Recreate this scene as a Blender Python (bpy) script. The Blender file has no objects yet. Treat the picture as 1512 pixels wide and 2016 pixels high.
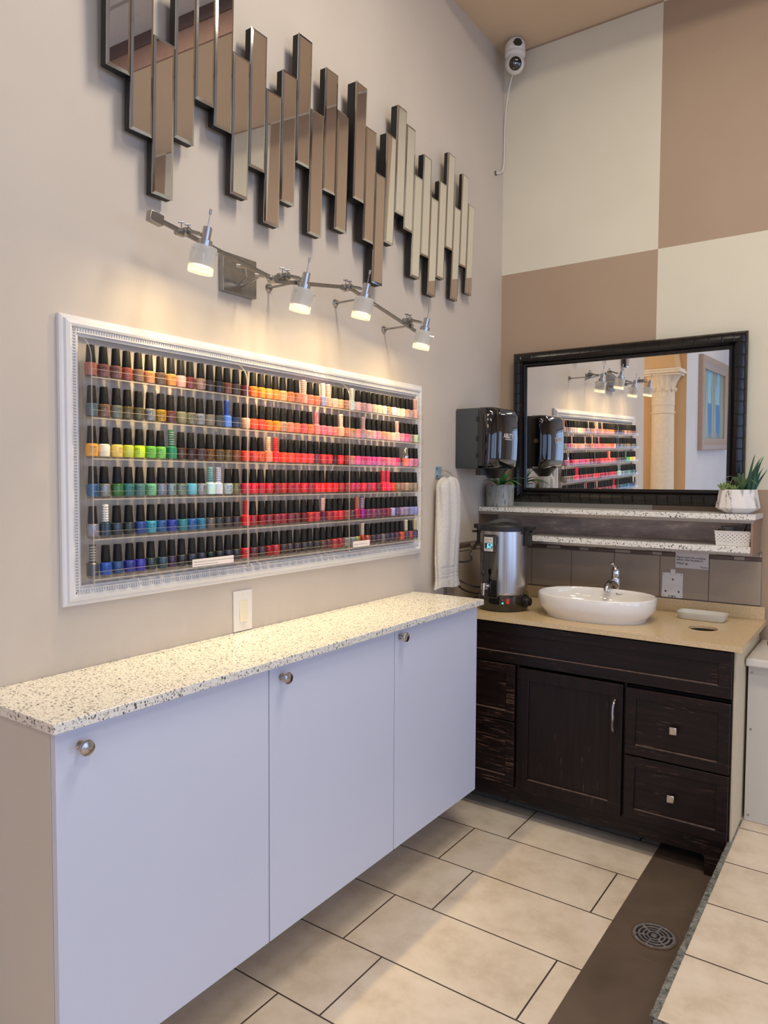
import bpy, bmesh, math, random
from math import sin, cos, pi, radians as R, sqrt, atan2, floor
from mathutils import Matrix, Vector, Euler
random.seed(7)
S = bpy.context.scene
COL = S.collection

# ---------------------------------------------------------------- camera, world, lights, exposure
cam_d = bpy.data.cameras.new('camera')
cam = bpy.data.objects.new('camera', cam_d)
COL.objects.link(cam)
cam_d.sensor_fit = 'HORIZONTAL'
cam_d.sensor_width = 36
cam_d.lens = 36 * 1415.946 / 1512
cam_d.clip_start = 0.02
_r = Vector((0.81912194, 0.57359268, 0.00553905))
_u = Vector((-0.03121043, 0.03492404, 0.99890251))
_f = Vector((-0.57276973, 0.81839584, -0.04650912))
cam.matrix_world = Matrix(((_r.x, _u.x, -_f.x, 1.70), (_r.y, _u.y, -_f.y, 0.0), (_r.z, _u.z, -_f.z, 1.5), (0, 0, 0, 1)))
S.camera = cam
S.view_settings.view_transform = 'Standard'
S.view_settings.look = 'None'
S.view_settings.gamma = 1
S.view_settings.use_curve_mapping = False
S.view_settings.exposure = 0.24
S.cycles.max_bounces = 10
S.cycles.transparent_max_bounces = 24
S.cycles.sample_clamp_indirect = 4

W = bpy.data.worlds.new('sky')
S.world = W
W.use_nodes = True
W.node_tree.nodes['Background'].inputs[0].default_value = (0.62, 0.78, 1.0, 1)
W.node_tree.nodes['Background'].inputs[1].default_value = 0.8


def area(name, loc, rot, sx, sy, power, color):
    l = bpy.data.lights.new(name, 'AREA')
    l.shape = 'RECTANGLE'
    l.size, l.size_y, l.energy, l.color = sx, sy, power, color
    o = bpy.data.objects.new(name, l)
    o.location, o.rotation_euler = loc, rot
    COL.objects.link(o)
    return o


DAY = (0.40, 0.58, 1.0)
WARMW = (1.0, 0.885, 0.725)
# daylight through the shop windows of the right wall and the wall behind the camera
WIN_R = [(-3.2, -1.5), (-1.1, 0.6), (1.0, 2.7)]
for k, (ya, yb) in enumerate(WIN_R):
    area('window_daylight', (4.96, (ya + yb) / 2, 1.35), (0, R(90), 0), 1.9, yb - ya, 19, DAY)
area('door_daylight', (2.4, -4.94, 1.35), (R(90), 0, 0), 2.6, 2.1, 16, DAY)
# recessed troffers of the ceiling
LP = [(1.45, 1.8, 34), (2.9, 0.4, 24), (1.3, -1.6, 14), (3.4, -2.4, 14)]
ZT = 3.87
for (x, y, p) in LP:
    area('ceiling_panel_light', (x, y, ZT - .035), (0, 0, 0), 1.1, 0.28, p, WARMW)
LAMP_POWER = .62
BEAM_POWER = 15.0
LAMP_COL = (1.0, 0.74, 0.36)


# ---------------------------------------------------------------- mesh helpers
class MB:
    def __init__(s):
        s.v, s.f, s.m = [], [], []

    def add(s, verts, faces, m=0, mat=None):
        k = len(s.v)
        if mat is not None:
            verts = [mat @ Vector(p) for p in verts]
        s.v += [tuple(p) for p in verts]
        s.f += [tuple(i + k for i in f) for f in faces]
        s.m += [m] * len(faces)
        return s

    def box(s, x0, x1, y0, y1, z0, z1, m=0, mat=None):
        v = [(x0, y0, z0), (x1, y0, z0), (x1, y1, z0), (x0, y1, z0), (x0, y0, z1), (x1, y0, z1), (x1, y1, z1), (x0, y1, z1)]
        return s.add(v, [(0, 3, 2, 1), (4, 5, 6, 7), (0, 1, 5, 4), (1, 2, 6, 5), (2, 3, 7, 6), (3, 0, 4, 7)], m, mat)

    def loft(s, rings, m=0, mat=None, cap=True, closed=False):
        n = len(rings[0])
        v = [p for r in rings for p in r]
        f = []
        K = len(rings)
        for a in range(K if closed else K - 1):
            b = (a + 1) % K
            for i in range(n):
                j = (i + 1) % n
                f.append((a * n + i, a * n + j, b * n + j, b * n + i))
        if cap and not closed:
            f.append(tuple(range(n - 1, -1, -1)))
            f.append(tuple((K - 1) * n + i for i in range(n)))
        return s.add(v, f, m, mat)

    def lathe(s, prof, c=(0, 0, 0), n=32, m=0, mat=None, cap=True, sx=1, sy=1):
        rings = [[(c[0] + r * sx * cos(2 * pi * i / n), c[1] + r * sy * sin(2 * pi * i / n), c[2] + z) for i in range(n)] for r, z in prof]
        return s.loft(rings, m, mat, cap)

    def cyl(s, p0, p1, r0, r1=None, n=16, m=0, cap=True):
        r1 = r0 if r1 is None else r1
        p0, p1 = Vector(p0), Vector(p1)
        d = (p1 - p0).normalized()
        a = d.orthogonal().normalized()
        b = d.cross(a)
        rings = [[p + (a * cos(2 * pi * i / n) + b * sin(2 * pi * i / n)) * r for i in range(n)] for p, r in ((p0, r0), (p1, r1))]
        return s.loft(rings, m, None, cap)

    def tube(s, pts, r, n=10, m=0, sm=0):
        P = [Vector(p) for p in pts]
        for _ in range(sm):
            Q = [P[0]]
            for a, b in zip(P, P[1:]):
                Q += [a * .75 + b * .25, a * .25 + b * .75]
            Q.append(P[-1])
            P = Q
        rings = []
        a = None
        for i, p in enumerate(P):
            d = (P[min(i + 1, len(P) - 1)] - P[max(i - 1, 0)]).normalized()
            a = d.orthogonal().normalized() if a is None else (a - d * a.dot(d)).normalized()
            b = d.cross(a)
            rr = r(i / (len(P) - 1)) if callable(r) else r
            rings.append([p + (a * cos(2 * pi * k / n) + b * sin(2 * pi * k / n)) * rr for k in range(n)])
        return s.loft(rings, m)

    def prism(s, poly, axis, lo, hi, m=0, mat=None):
        def P(u, w, t):
            return {'x': (t, u, w), 'y': (u, t, w), 'z': (u, w, t)}[axis]
        return s.loft([[P(u, w, lo) for u, w in poly], [P(u, w, hi) for u, w in poly]], m, mat)

    def ball(s, c, r, m=0, n=20, k=12, sx=1, sy=1, sz=1):
        prof = [(max(r * sin(pi * i / k), 1e-5), -r * cos(pi * i / k)) for i in range(k + 1)]
        rings = [[(c[0] + q * sx * cos(2 * pi * i / n), c[1] + q * sy * sin(2 * pi * i / n), c[2] + z * sz) for i in range(n)] for q, z in prof]
        return s.loft(rings, m)

    def mesh(s, name, off=(0, 0, 0), angle=35, fix=True):
        me = bpy.data.meshes.new(name)
        o = Vector(off)
        me.from_pydata([Vector(p) - o for p in s.v], [], s.f)
        me.polygons.foreach_set('material_index', s.m)
        me.update()
        if fix:
            bm = bmesh.new()
            bm.from_mesh(me)
            bmesh.ops.recalc_face_normals(bm, faces=bm.faces)
            bm.to_mesh(me)
            bm.free()
        me.shade_smooth()
        me.set_sharp_from_angle(angle=R(angle))
        return me


def tag(o, label=None, cat=None, group=None, kind=None):
    if label: o['label'] = label
    if cat: o['category'] = cat
    if group: o['group'] = group
    if kind: o['kind'] = kind
    return o


def thing(name, label, cat, loc=(0, 0, 0), group=None):
    o = bpy.data.objects.new(name, None)
    o.location = loc
    o.empty_display_size = .05
    COL.objects.link(o)
    return tag(o, label, cat, group)


def root_of(o):
    while o.parent: o = o.parent
    return o


def obj(name, b, mats, parent=None, bevel=0, angle=35, loc=(0, 0, 0), seg=2, label=None, fix=True):
    """part of a thing (vertices in world coordinates, moved into the thing's frame) or a one-mesh thing"""
    off = tuple(root_of(parent).location) if parent else loc
    me = b.mesh(name, off, angle, fix)
    for m in (mats if isinstance(mats, (list, tuple)) else [mats]):
        me.materials.append(m)
    o = bpy.data.objects.new(name, me)
    COL.objects.link(o)
    if parent:
        o.parent = parent
    else:
        o.location = loc
    if bevel:
        md = o.modifiers.new('bevel', 'BEVEL')
        md.width, md.segments, md.limit_method, md.angle_limit = bevel, seg, 'ANGLE', R(40)
        md.harden_normals = False
    if label: o['label'] = label
    return o


def struct(name, b, mats, **k):
    return tag(obj(name, b, mats, **k), kind='structure')


def text_verts(body, size, align='CENTER', shear=0.0, extrude=0.0, bold=0.0):
    cu = bpy.data.curves.new('lettering', 'FONT')
    cu.body, cu.size, cu.align_x, cu.shear, cu.extrude, cu.offset = body, size, align, shear, extrude, bold
    cu.resolution_u = 3
    o = bpy.data.objects.new('lettering', cu)
    COL.objects.link(o)
    bpy.context.view_layer.update()
    me = bpy.data.meshes.new_from_object(o.evaluated_get(bpy.context.evaluated_depsgraph_get()))
    v = [tuple(p.co) for p in me.vertices]
    f = [tuple(p.vertices) for p in me.polygons]
    bpy.data.objects.remove(o)
    bpy.data.curves.remove(cu)
    bpy.data.meshes.remove(me)
    return v, f


def frame_mat(origin, u, v):
    u, v = Vector(u).normalized(), Vector(v).normalized()
    w = u.cross(v)
    return Matrix(((u.x, v.x, w.x, origin[0]), (u.y, v.y, w.y, origin[1]), (u.z, v.z, w.z, origin[2]), (0, 0, 0, 1)))


def put_text(b, body, size, origin, u, v, m=0, **k):
    vv, ff = text_verts(body, size, **k)
    b.add(vv, ff, m, frame_mat(origin, u, v))


# ---------------------------------------------------------------- materials
def srgb(c):
    if isinstance(c, str):
        c = tuple(int(c[i:i + 2], 16) / 255 for i in (0, 2, 4))
    else:
        c = tuple(x / 255 for x in c)
    return tuple((x / 12.92 if x <= .04045 else ((x + .055) / 1.055) ** 2.4) for x in c) + (1,)


class N:
    """small node-tree helper"""
    def __init__(s, name):
        s.mat = bpy.data.materials.new(name)
        s.mat.use_nodes = True
        s.t = s.mat.node_tree
        s.n = s.t.nodes
        s.p = s.n['Principled BSDF']
        s._c = None

    def new(s, t, **k):
        n = s.n.new(t)
        for a, b in k.items():
            if a[0] == '_':
                n.inputs[a[1:].replace('_', ' ')].default_value = b
            else:
                setattr(n, a, b)
        return n

    def link(s, a, b): s.t.links.new(a, b)

    def coord(s):
        if not s._c: s._c = s.new('ShaderNodeTexCoord')
        return s._c.outputs['Object']

    def mapped(s, scale):
        m = s.new('ShaderNodeMapping')
        m.inputs['Scale'].default_value = scale
        s.link(s.coord(), m.inputs[0])
        return m.outputs[0]

    def math(s, op, a, b=None):
        m = s.new('ShaderNodeMath', operation=op)
        for i, x in enumerate((a, b)):
            if x is None: continue
            if isinstance(x, (int, float)): m.inputs[i].default_value = x
            else: s.link(x, m.inputs[i])
        return m.outputs[0]

    def noise(s, scale, detail=3, vec=None, rough=.5):
        n = s.new('ShaderNodeTexNoise')
        n.inputs['Scale'].default_value, n.inputs['Detail'].default_value, n.inputs['Roughness'].default_value = scale, detail, rough
        s.link(vec or s.coord(), n.inputs['Vector'])
        return n.outputs['Fac']

    def ramp(s, fac, stops, interp='LINEAR'):
        r = s.new('ShaderNodeValToRGB')
        r.color_ramp.interpolation = interp
        e = r.color_ramp.elements
        while len(e) > 1: e.remove(e[-1])
        e[0].position, e[0].color = stops[0]
        for p, c in stops[1:]:
            x = e.new(p)
            x.color = c
        s.link(fac, r.inputs[0])
        return r.outputs[0]

    def mix(s, fac, a, b):
        m = s.new('ShaderNodeMix', data_type='RGBA')
        for i, x in ((0, fac), (6, a), (7, b)):
            if isinstance(x, (int, float, tuple)): m.inputs[i].default_value = x
            else: s.link(x, m.inputs[i])
        return m.outputs[2]

    def bump(s, h, strength=.2, dist=.001):
        b = s.new('ShaderNodeBump')
        b.inputs['Strength'].default_value, b.inputs['Distance'].default_value = strength, dist
        s.link(h, b.inputs['Height'])
        s.link(b.outputs[0], s.p.inputs['Normal'])

    def base(s, x):
        if isinstance(x, tuple): s.p.inputs['Base Color'].default_value = x
        else: s.link(x, s.p.inputs['Base Color'])

    def set(s, **k):
        for a, b in k.items(): s.p.inputs[a.replace('_', ' ')].default_value = b
        return s


def mat(name, c, rough=.5, metal=0, var=.05, scale=30, bump=0, coat=0, **k):
    s = N(name)
    c = srgb(c)
    if var:
        lo = tuple(x * (1 - var) for x in c[:3]) + (1,)
        hi = tuple(min(1, x * (1 + var)) for x in c[:3]) + (1,)
        s.base(s.ramp(s.noise(scale, 4), [(.3, lo), (.7, hi)]))
    else:
        s.base(c)
    s.set(Roughness=rough, Metallic=metal, **k)
    if coat: s.set(Coat_Weight=coat, Coat_Roughness=.05)
    if bump: s.bump(s.noise(scale * 6, 2), bump, .0005)
    return s.mat


def emit(name, c, strength):
    s = N(name)
    s.base((0, 0, 0, 1))
    s.p.inputs['Emission Color'].default_value = srgb(c)
    s.p.inputs['Emission Strength'].default_value = strength
    return s.mat


def wall_paint(name, c):
    s = N(name)
    c = srgb(c)
    lo = tuple(x * .97 for x in c[:3]) + (1,)
    hi = tuple(x * 1.02 for x in c[:3]) + (1,)
    base = s.ramp(s.noise(2.5, 4), [(.35, lo), (.65, hi)])
    spots = s.ramp(s.noise(9, 6, rough=.8), [(.755, (0, 0, 0, 1)), (.77, (1, 1, 1, 1))])
    s.base(s.mix(s.math('MULTIPLY', spots, .35), base, tuple(x * .45 for x in c[:3]) + (1,)))
    s.set(Roughness=.62)
    s.bump(s.noise(160, 2), .12, .001)
    return s.mat


M_WALL = wall_paint('greige_wall_paint', (200, 190, 179))
M_WHITEWALL = wall_paint('white_wall_paint', (216, 214, 214))
M_TAN = wall_paint('tan_wall_paint', (176, 150, 128))
M_PEACH = wall_paint('peach_wall_paint', (214, 176, 130))


def checker_wall():
    s = N('checker_painted_wall')
    sep = s.new('ShaderNodeSeparateXYZ')
    s.link(s.coord(), sep.inputs[0])
    a = s.math('FLOOR', s.math('DIVIDE', s.math('SUBTRACT', sep.outputs[0], .793), 1.06))
    b = s.math('FLOOR', s.math('DIVIDE', s.math('SUBTRACT', sep.outputs[2], 1.460), 1.110))
    par = s.math('FLOORED_MODULO', s.math('ADD', a, b), 2.0)
    cream = s.ramp(s.noise(2, 3), [(.35, srgb((212, 206, 188))), (.65, srgb((218, 212, 194)))])
    tan = s.ramp(s.noise(2, 3), [(.35, srgb((165, 142, 120))), (.65, srgb((170, 147, 125)))])
    s.base(s.mix(par, cream, tan))
    s.set(Roughness=.6)
    s.bump(s.noise(160, 2), .1, .001)
    return s.mat


M_CHECK = checker_wall()


def ceiling_mat(tiled):
    if not tiled:
        return wall_paint('tan_ceiling_paint', (208, 184, 156))
    s = N('acoustic_ceiling_tile')
    br = s.new('ShaderNodeTexBrick', offset=0.0, squash=1.0)
    s.link(s.coord(), br.inputs['Vector'])
    br.inputs['Color1'].default_value = srgb((190, 184, 180))
    br.inputs['Color2'].default_value = srgb((184, 178, 174))
    br.inputs['Mortar'].default_value = srgb((150, 145, 142))
    br.inputs['Scale'].default_value = 1
    br.inputs['Mortar Size'].default_value = .012
    br.inputs['Brick Width'].default_value = 1.2
    br.inputs['Row Height'].default_value = .6
    dots = s.ramp(s.noise(140, 2), [(.64, (1, 1, 1, 1)), (.70, (.55, .55, .55, 1))])
    m = s.new('ShaderNodeMix', data_type='RGBA', blend_type='MULTIPLY')
    m.inputs[0].default_value = 1
    s.link(br.outputs[0], m.inputs[6])
    s.link(dots, m.inputs[7])
    s.base(m.outputs[2])
    s.set(Roughness=.9)
    return s.mat


def floor_tiles(name, ox, oy, off):
    s = N(name)
    mp = s.new('ShaderNodeMapping')
    mp.inputs['Location'].default_value = (ox, oy, 0)
    s.link(s.coord(), mp.inputs[0])
    br = s.new('ShaderNodeTexBrick', offset=off, offset_frequency=2, squash=1.0)
    s.link(mp.outputs[0], br.inputs['Vector'])
    br.inputs['Scale'].default_value = 1
    br.inputs['Mortar Size'].default_value = .0028
    br.inputs['Mortar Smooth'].default_value = .1
    br.inputs['Brick Width'].default_value = .6105
    br.inputs['Row Height'].default_value = .3045
    br.inputs['Color1'].default_value = (1, 1, 1, 1)
    br.inputs['Color2'].default_value = (.96, .955, .95, 1)
    br.inputs['Mortar'].default_value = (0, 0, 0, 1)
    n1 = s.noise(6, 9, rough=.66)
    stone = s.ramp(n1, [(.3, srgb((204, 187, 165))), (.5, srgb((225, 210, 190))), (.7, srgb((236, 223, 206)))])
    m = s.new('ShaderNodeMix', data_type='RGBA', blend_type='MULTIPLY')
    m.inputs[0].default_value = 1
    s.link(stone, m.inputs[6])
    s.link(br.outputs[0], m.inputs[7])
    s.base(s.mix(br.outputs['Fac'], m.outputs[2], srgb((72, 58, 48))))
    s.set(Roughness=.42)
    h = s.math('MULTIPLY', br.outputs['Fac'], -1.0)
    s.bump(h, .5, .001)
    return s.mat


M_FLOOR = floor_tiles('beige_floor_tile', -.445, -1.795, .254)
M_PLAT = floor_tiles('beige_platform_tile', -1.5, -1.823, .5)


def strip_mat():
    s = N('dark_brown_floor_tile')
    c = s.ramp(s.noise(4, 8, rough=.6), [(.25, srgb((88, 74, 64))), (.75, srgb((112, 97, 85)))])
    s.base(c)
    s.set(Roughness=.4)
    return s.mat


def granite(name, bg, chips, scale=95, dens=.55):
    s = N(name)
    base = s.ramp(s.noise(260, 2), [(.3, tuple(x * .93 for x in bg[:3]) + (1,)), (.7, bg)])
    out = base
    for k, (sc, thr, size, col) in enumerate(chips):
        v = s.new('ShaderNodeTexVoronoi', feature='F1')
        mp = s.new('ShaderNodeMapping')
        mp.inputs['Location'].default_value = (k * 3.1, k * 1.7, k * 2.3)
        mp.inputs['Rotation'].default_value = (k * .5, k * .9, k * .7)
        mp.inputs['Scale'].default_value = (1, 1.35, .9)
        wob = s.new('ShaderNodeTexNoise')
        wob.inputs['Scale'].default_value = sc * 1.2
        s.link(s.coord(), wob.inputs['Vector'])
        va = s.new('ShaderNodeVectorMath', operation='SCALE')
        va.inputs['Scale'].default_value = .9 / sc
        s.link(wob.outputs['Color'], va.inputs[0])
        vb = s.new('ShaderNodeVectorMath', operation='ADD')
        s.link(s.coord(), vb.inputs[0])
        s.link(va.outputs[0], vb.inputs[1])
        s.link(vb.outputs[0], mp.inputs[0])
        v.inputs['Scale'].default_value = sc
        s.link(mp.outputs[0], v.inputs['Vector'])
        sep = s.new('ShaderNodeSeparateColor')
        s.link(v.outputs['Color'], sep.inputs[0])
        on = s.math('LESS_THAN', sep.outputs[0], thr)
        near = s.math('LESS_THAN', v.outputs['Distance'], s.math('MULTIPLY', s.math('ADD', sep.outputs[1], .45), size))
        out = s.mix(s.math('MULTIPLY', on, near), out, col)
    s.base(out)
    s.set(Roughness=.22)
    return s.mat


M_QUARTZ = granite('speckled_white_quartz', srgb((238, 236, 230)), [(260, .36, .46, srgb((186, 184, 174))), (190, .26, .44, srgb((138, 138, 132))), (150, .15, .42, srgb((84, 88, 88)))])
M_CREAMSTONE = granite('cream_stone', srgb((214, 190, 150)), [(300, .4, .5, srgb((200, 172, 130))), (260, .2, .4, srgb((228, 208, 172)))])


def darkwood(name='distressed_espresso_wood', vertical=False, wear=.60):
    s = N(name)
    stretch = (60, 60, 3) if vertical else (3, 60, 60)
    g = s.noise(1, 6, s.mapped(stretch), .6)
    base = s.ramp(g, [(.3, srgb((10, 5, 7))), (.7, srgb((34, 20, 18)))])
    sc = s.noise(1, 5, s.mapped((160, 160, 9) if vertical else (9, 160, 160)), .7)
    big = s.noise(5, 3)
    w = s.math('MULTIPLY', s.ramp(sc, [(wear, (0, 0, 0, 1)), (wear + .06, (1, 1, 1, 1))]), s.ramp(big, [(.46, (0, 0, 0, 1)), (.62, (1, 1, 1, 1))]))
    s.base(s.mix(s.math('MULTIPLY', w, .75), base, srgb((128, 94, 74))))
    s.set(Roughness=.42)
    s.p.inputs['Specular IOR Level'].default_value = .3
    s.bump(g, .25, .001)
    return s.mat


M_WOODH = darkwood()
M_WOODV = darkwood('distressed_espresso_wood_upright', True, .63)
M_WOODL = darkwood('heavily_worn_espresso_wood', False, .56)
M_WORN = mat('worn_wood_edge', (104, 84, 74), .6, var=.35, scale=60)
M_DAYWHITE = mat('daylight_tinted_white_laminate', (208, 214, 233), .38, var=.012, scale=3)  # white door laminate with the daylight's blue cast mixed into its colour
M_WHITESIDE = mat('white_laminate_side', (205, 200, 192), .45, var=.012, scale=3)
M_WHITEPAINT = mat('white_gloss_paint', (222, 221, 221), .3, var=.02, scale=20)
M_WHITEPLASTIC = mat('white_plastic', (228, 224, 220), .35, var=.02)
M_CREAMPLASTIC = mat('cream_plastic', (232, 222, 198), .35, var=.02)
M_NICKEL = mat('brushed_nickel', (160, 158, 155), .28, 1, var=.08, scale=50)
M_CHROME = mat('chrome', (225, 228, 232), .08, 1, var=.03)
M_STEELKNOB = mat('satin_steel', (190, 186, 182), .22, 1, var=.05)
M_BLACKPL = mat('matte_black_plastic', (26, 26, 28), .42, var=.08)
M_CAP = mat('soft_touch_black_cap', (20, 19, 21), .5, var=.05)
M_CAP.node_tree.nodes['Principled BSDF'].inputs['Specular IOR Level'].default_value = .3
M_GLOSSBLACK = mat('glossy_black_plastic', (10, 11, 14), .06, var=.1, coat=1)
M_GREYPL = mat('dark_grey_plastic', (62, 66, 70), .4, var=.05)
M_DARKMETAL = mat('dark_metal', (48, 46, 46), .4, .8, var=.2)
M_CERAMIC = mat('white_ceramic', (236, 234, 230), .06, var=.01, coat=.6)
M_MIRROR = N('mirror_glass').set(Metallic=1, Roughness=.0).mat
M_MIRROR.node_tree.nodes['Principled BSDF'].inputs['Base Color'].default_value = (.86, .86, .86, 1)
_s = N('smoked_mirror_glass').set(Metallic=1, Roughness=.012)
_s.base(_s.ramp(_s.noise(6, 2), [(.3, (.88, .865, .83, 1)), (.7, (.90, .885, .85, 1))]))
M_SMIRROR = _s.mat
M_BEVELM = mat('bevelled_mirror_edge', (205, 205, 200), .06, 1, var=.03)
M_BACKING = mat('black_painted_backing', (20, 20, 21), .55, var=.1)
M_TILE = mat('taupe_wall_tile', (164, 148, 130), .3, var=.05, scale=8)
M_GROUT = mat('grey_grout', (120, 108, 98), .8)
M_MOSAIC = mat('brown_mosaic_tile', (96, 76, 66), .3, var=.25, scale=14)
M_METALTRIM = mat('brushed_aluminium_trim', (168, 162, 156), .35, 1, var=.06, scale=80)
M_PAPER = mat('white_paper', (222, 214, 212), .8, var=.02)
M_INK = mat('black_ink', (24, 22, 24), .7, var=0)
M_LEAF = mat('green_leaf', (70, 128, 58), .45, var=.25, scale=40)
M_SUCC = mat('succulent_leaf', (72, 96, 60), .45, var=.25, scale=30)
M_SUCCL = mat('pale_succulent_leaf', (128, 150, 88), .45, var=.2, scale=30)
M_AGAVE = mat('aloe_leaf', (40, 82, 58), .4, var=.25, scale=30)
M_STRAND = mat('pale_grass_strand', (150, 158, 130), .5, var=.1)
M_SOIL = mat('potting_soil', (52, 40, 32), .9, var=.3, scale=90)


def steel_back():
    s = N('stained_steel_panel')
    c = s.ramp(s.noise(7, 6, s.mapped((1, 1, 3.5)), .7), [(.35, srgb((158, 144, 136))), (.55, srgb((184, 168, 158))), (.62, srgb((222, 202, 184))), (.75, srgb((192, 174, 162)))])
    s.base(c)
    s.set(Metallic=.25, Roughness=.42)
    return s.mat


def acrylic(name='clear_acrylic', tint=(.985, .98, .97), refl=.75):
    s = N(name)
    s.n.remove(s.p)
    tr = s.new('ShaderNodeBsdfTransparent')
    tr.inputs[0].default_value = tint + (1,)
    gl = s.new('ShaderNodeBsdfGlossy')
    gl.inputs['Roughness'].default_value = .03
    gl.inputs['Color'].default_value = (1, .98, .95, 1)
    fr = s.new('ShaderNodeFresnel')
    fr.inputs['IOR'].default_value = 1.48
    mx = s.new('ShaderNodeMixShader')
    geo = s.new('ShaderNodeNewGeometry')
    front = s.math('SUBTRACT', 1.0, geo.outputs['Backfacing'])
    s.link(s.math('MULTIPLY', s.math('MULTIPLY', fr.outputs[0], refl), front), mx.inputs[0])
    s.link(tr.outputs[0], mx.inputs[1])
    s.link(gl.outputs[0], mx.inputs[2])
    s.link(mx.outputs[0], s.n['Material Output'].inputs[0])
    return s.mat


M_ACRYL = acrylic()


def acrylic_edge():
    # the sawn rim of an acrylic sheet: milky, scatters the light that runs inside the sheet
    s = N('polished_acrylic_edge')
    s.n.remove(s.p)
    tr = s.new('ShaderNodeBsdfTransparent')
    tr.inputs[0].default_value = (.95, .92, .88, 1)
    tl = s.new('ShaderNodeBsdfTranslucent')
    tl.inputs[0].default_value = (.9, .84, .76, 1)
    df = s.new('ShaderNodeBsdfPrincipled')
    df.inputs['Base Color'].default_value = (.82, .76, .70, 1)
    df.inputs['Roughness'].default_value = .12
    a = s.new('ShaderNodeMixShader')
    a.inputs[0].default_value = .5
    s.link(tl.outputs[0], a.inputs[1])
    s.link(df.outputs[0], a.inputs[2])
    b = s.new('ShaderNodeMixShader')
    b.inputs[0].default_value = .55
    s.link(tr.outputs[0], b.inputs[1])
    s.link(a.outputs[0], b.inputs[2])
    s.link(b.outputs[0], s.n['Material Output'].inputs[0])
    return s.mat


M_AEDGE = acrylic_edge()


def frosted():
    s = N('frosted_glass')
    s.n.remove(s.p)
    tl = s.new('ShaderNodeBsdfTranslucent')
    tl.inputs[0].default_value = (.95, .95, .93, 1)
    df = s.new('ShaderNodeBsdfPrincipled')
    df.inputs['Base Color'].default_value = (.86, .87, .86, 1)
    df.inputs['Roughness'].default_value = .25
    tr = s.new('ShaderNodeBsdfTransparent')
    a = s.new('ShaderNodeMixShader')
    a.inputs[0].default_value = .4
    s.link(tl.outputs[0], a.inputs[1])
    s.link(df.outputs[0], a.inputs[2])
    b = s.new('ShaderNodeMixShader')
    b.inputs[0].default_value = .56
    s.link(tr.outputs[0], b.inputs[1])
    s.link(a.outputs[0], b.inputs[2])
    s.link(b.outputs[0], s.n['Material Output'].inputs[0])
    return s.mat


M_FROST = frosted()
M_BULB = emit('halogen_bulb_face', (255, 232, 175), 10)
M_PANELGLOW = emit('lit_ceiling_panel', (255, 240, 220), 2.0)
M_GREENLED = emit('green_indicator', (40, 255, 140), 5)
M_REDLED = emit('red_indicator', (255, 50, 30), .45)
M_DIGIT = emit('blue_led_digit', (120, 225, 255), 2.6)
M_LCD = mat('dark_lcd', (22, 62, 90), .2, var=0)


def polish(name, shimmer):
    s = N(name)
    oi = s.new('ShaderNodeObjectInfo')
    if shimmer:
        v = s.new('ShaderNodeTexVoronoi')
        v.inputs['Scale'].default_value = 900
        s.link(s.coord(), v.inputs['Vector'])
        sep = s.new('ShaderNodeSeparateColor')
        s.link(v.outputs['Color'], sep.inputs[0])
        k = s.ramp(sep.outputs[0], [(0, (.55, .55, .55, 1)), (.8, (1.1, 1.1, 1.1, 1)), (1, (1.9, 1.9, 1.9, 1))])
        m = s.new('ShaderNodeMix', data_type='RGBA', blend_type='MULTIPLY')
        m.inputs[0].default_value = 1
        s.link(oi.outputs['Color'], m.inputs[6])
        s.link(k, m.inputs[7])
        s.base(m.outputs[2])
        s.set(Metallic=.4, Roughness=.32, Coat_Weight=.45, Coat_Roughness=.03)
    else:
        s.base(s.mix(s.math('MULTIPLY', s.noise(60, 2), .03), oi.outputs['Color'], (1, 1, 1, 1)))
        s.set(Roughness=.3, Coat_Weight=.45, Coat_Roughness=.03)
    return s.mat


M_POLISH = polish('cream_nail_polish', False)
M_SHIMMER = polish('shimmer_nail_polish', True)
M_BASEGLASS = acrylic('bottle_base_glass', (.80, .78, .76), 1.0)
M_GELCAP = N('tinted_gel_bottle_cap')
_oi = M_GELCAP.new('ShaderNodeObjectInfo')
M_GELCAP.base(_oi.outputs['Color'])
M_GELCAP = M_GELCAP.set(Roughness=.3).mat

# ---------------------------------------------------------------- room shell
XR, YF, YB, ZC = 5.0, -5.0, 3.5, 3.69
b = MB(); b.box(-2.2, XR, YF, YB, -.05, 0)
struct('floor', b, M_FLOOR)
b = MB()
b.box(.978, 1.262, 1.05, 2.266, 0, .0015); b.box(.978, 1.262, 2.2685, 2.885, 0, .0015); b.box(.978, 1.262, 2.8875, 3.46, 0, .0015)
b.box(.978, 1.262, -1.0, 1.0475, 0, .0015)
struct('floor_inlay', b, strip_mat())
b = MB(); b.box(1.262, XR, 1.823, YB, 0, .15)
struct('floor_platform', b, M_PLAT)
b = MB(); b.box(0, XR, 2.652, YB, ZC, ZC + .3)
struct('ceiling', b, ceiling_mat(False))
b = MB(); b.box(-2.2, XR, YF, 2.65, ZT, ZT + .05)
struct('ceiling', b, ceiling_mat(True))
b = MB(); b.box(0, XR, 2.63, 2.6515, 3.80, ZT)  # dark brown band along the top of the soffit face
b.box(0, XR, 2.640, 2.6518, ZC, 3.80, 1)
struct('trim_4', b, [ mat('dark_brown_band', (96, 76, 70), .6), mat('reddish_tan_soffit_paint', (142, 112, 98), .7)])
b = MB(); b.box(-.2, 0, .69, YB + .1, 0, ZT)
struct('wall_left', b, M_WALL)
b = MB(); b.box(0, XR, YB, YB + .1, 0, ZT)
struct('wall_back', b, M_CHECK)
b = MB(); b.box(-.2, 0, YF, -.86, 0, ZT)
struct('wall_left_rear', b, M_WHITEWALL)
b = MB(); b.box(-.62, -.001, -.90, -.855, 0, ZT); b.box(-2.2, -.62, -.90, -.855, 0, ZT)
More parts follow.
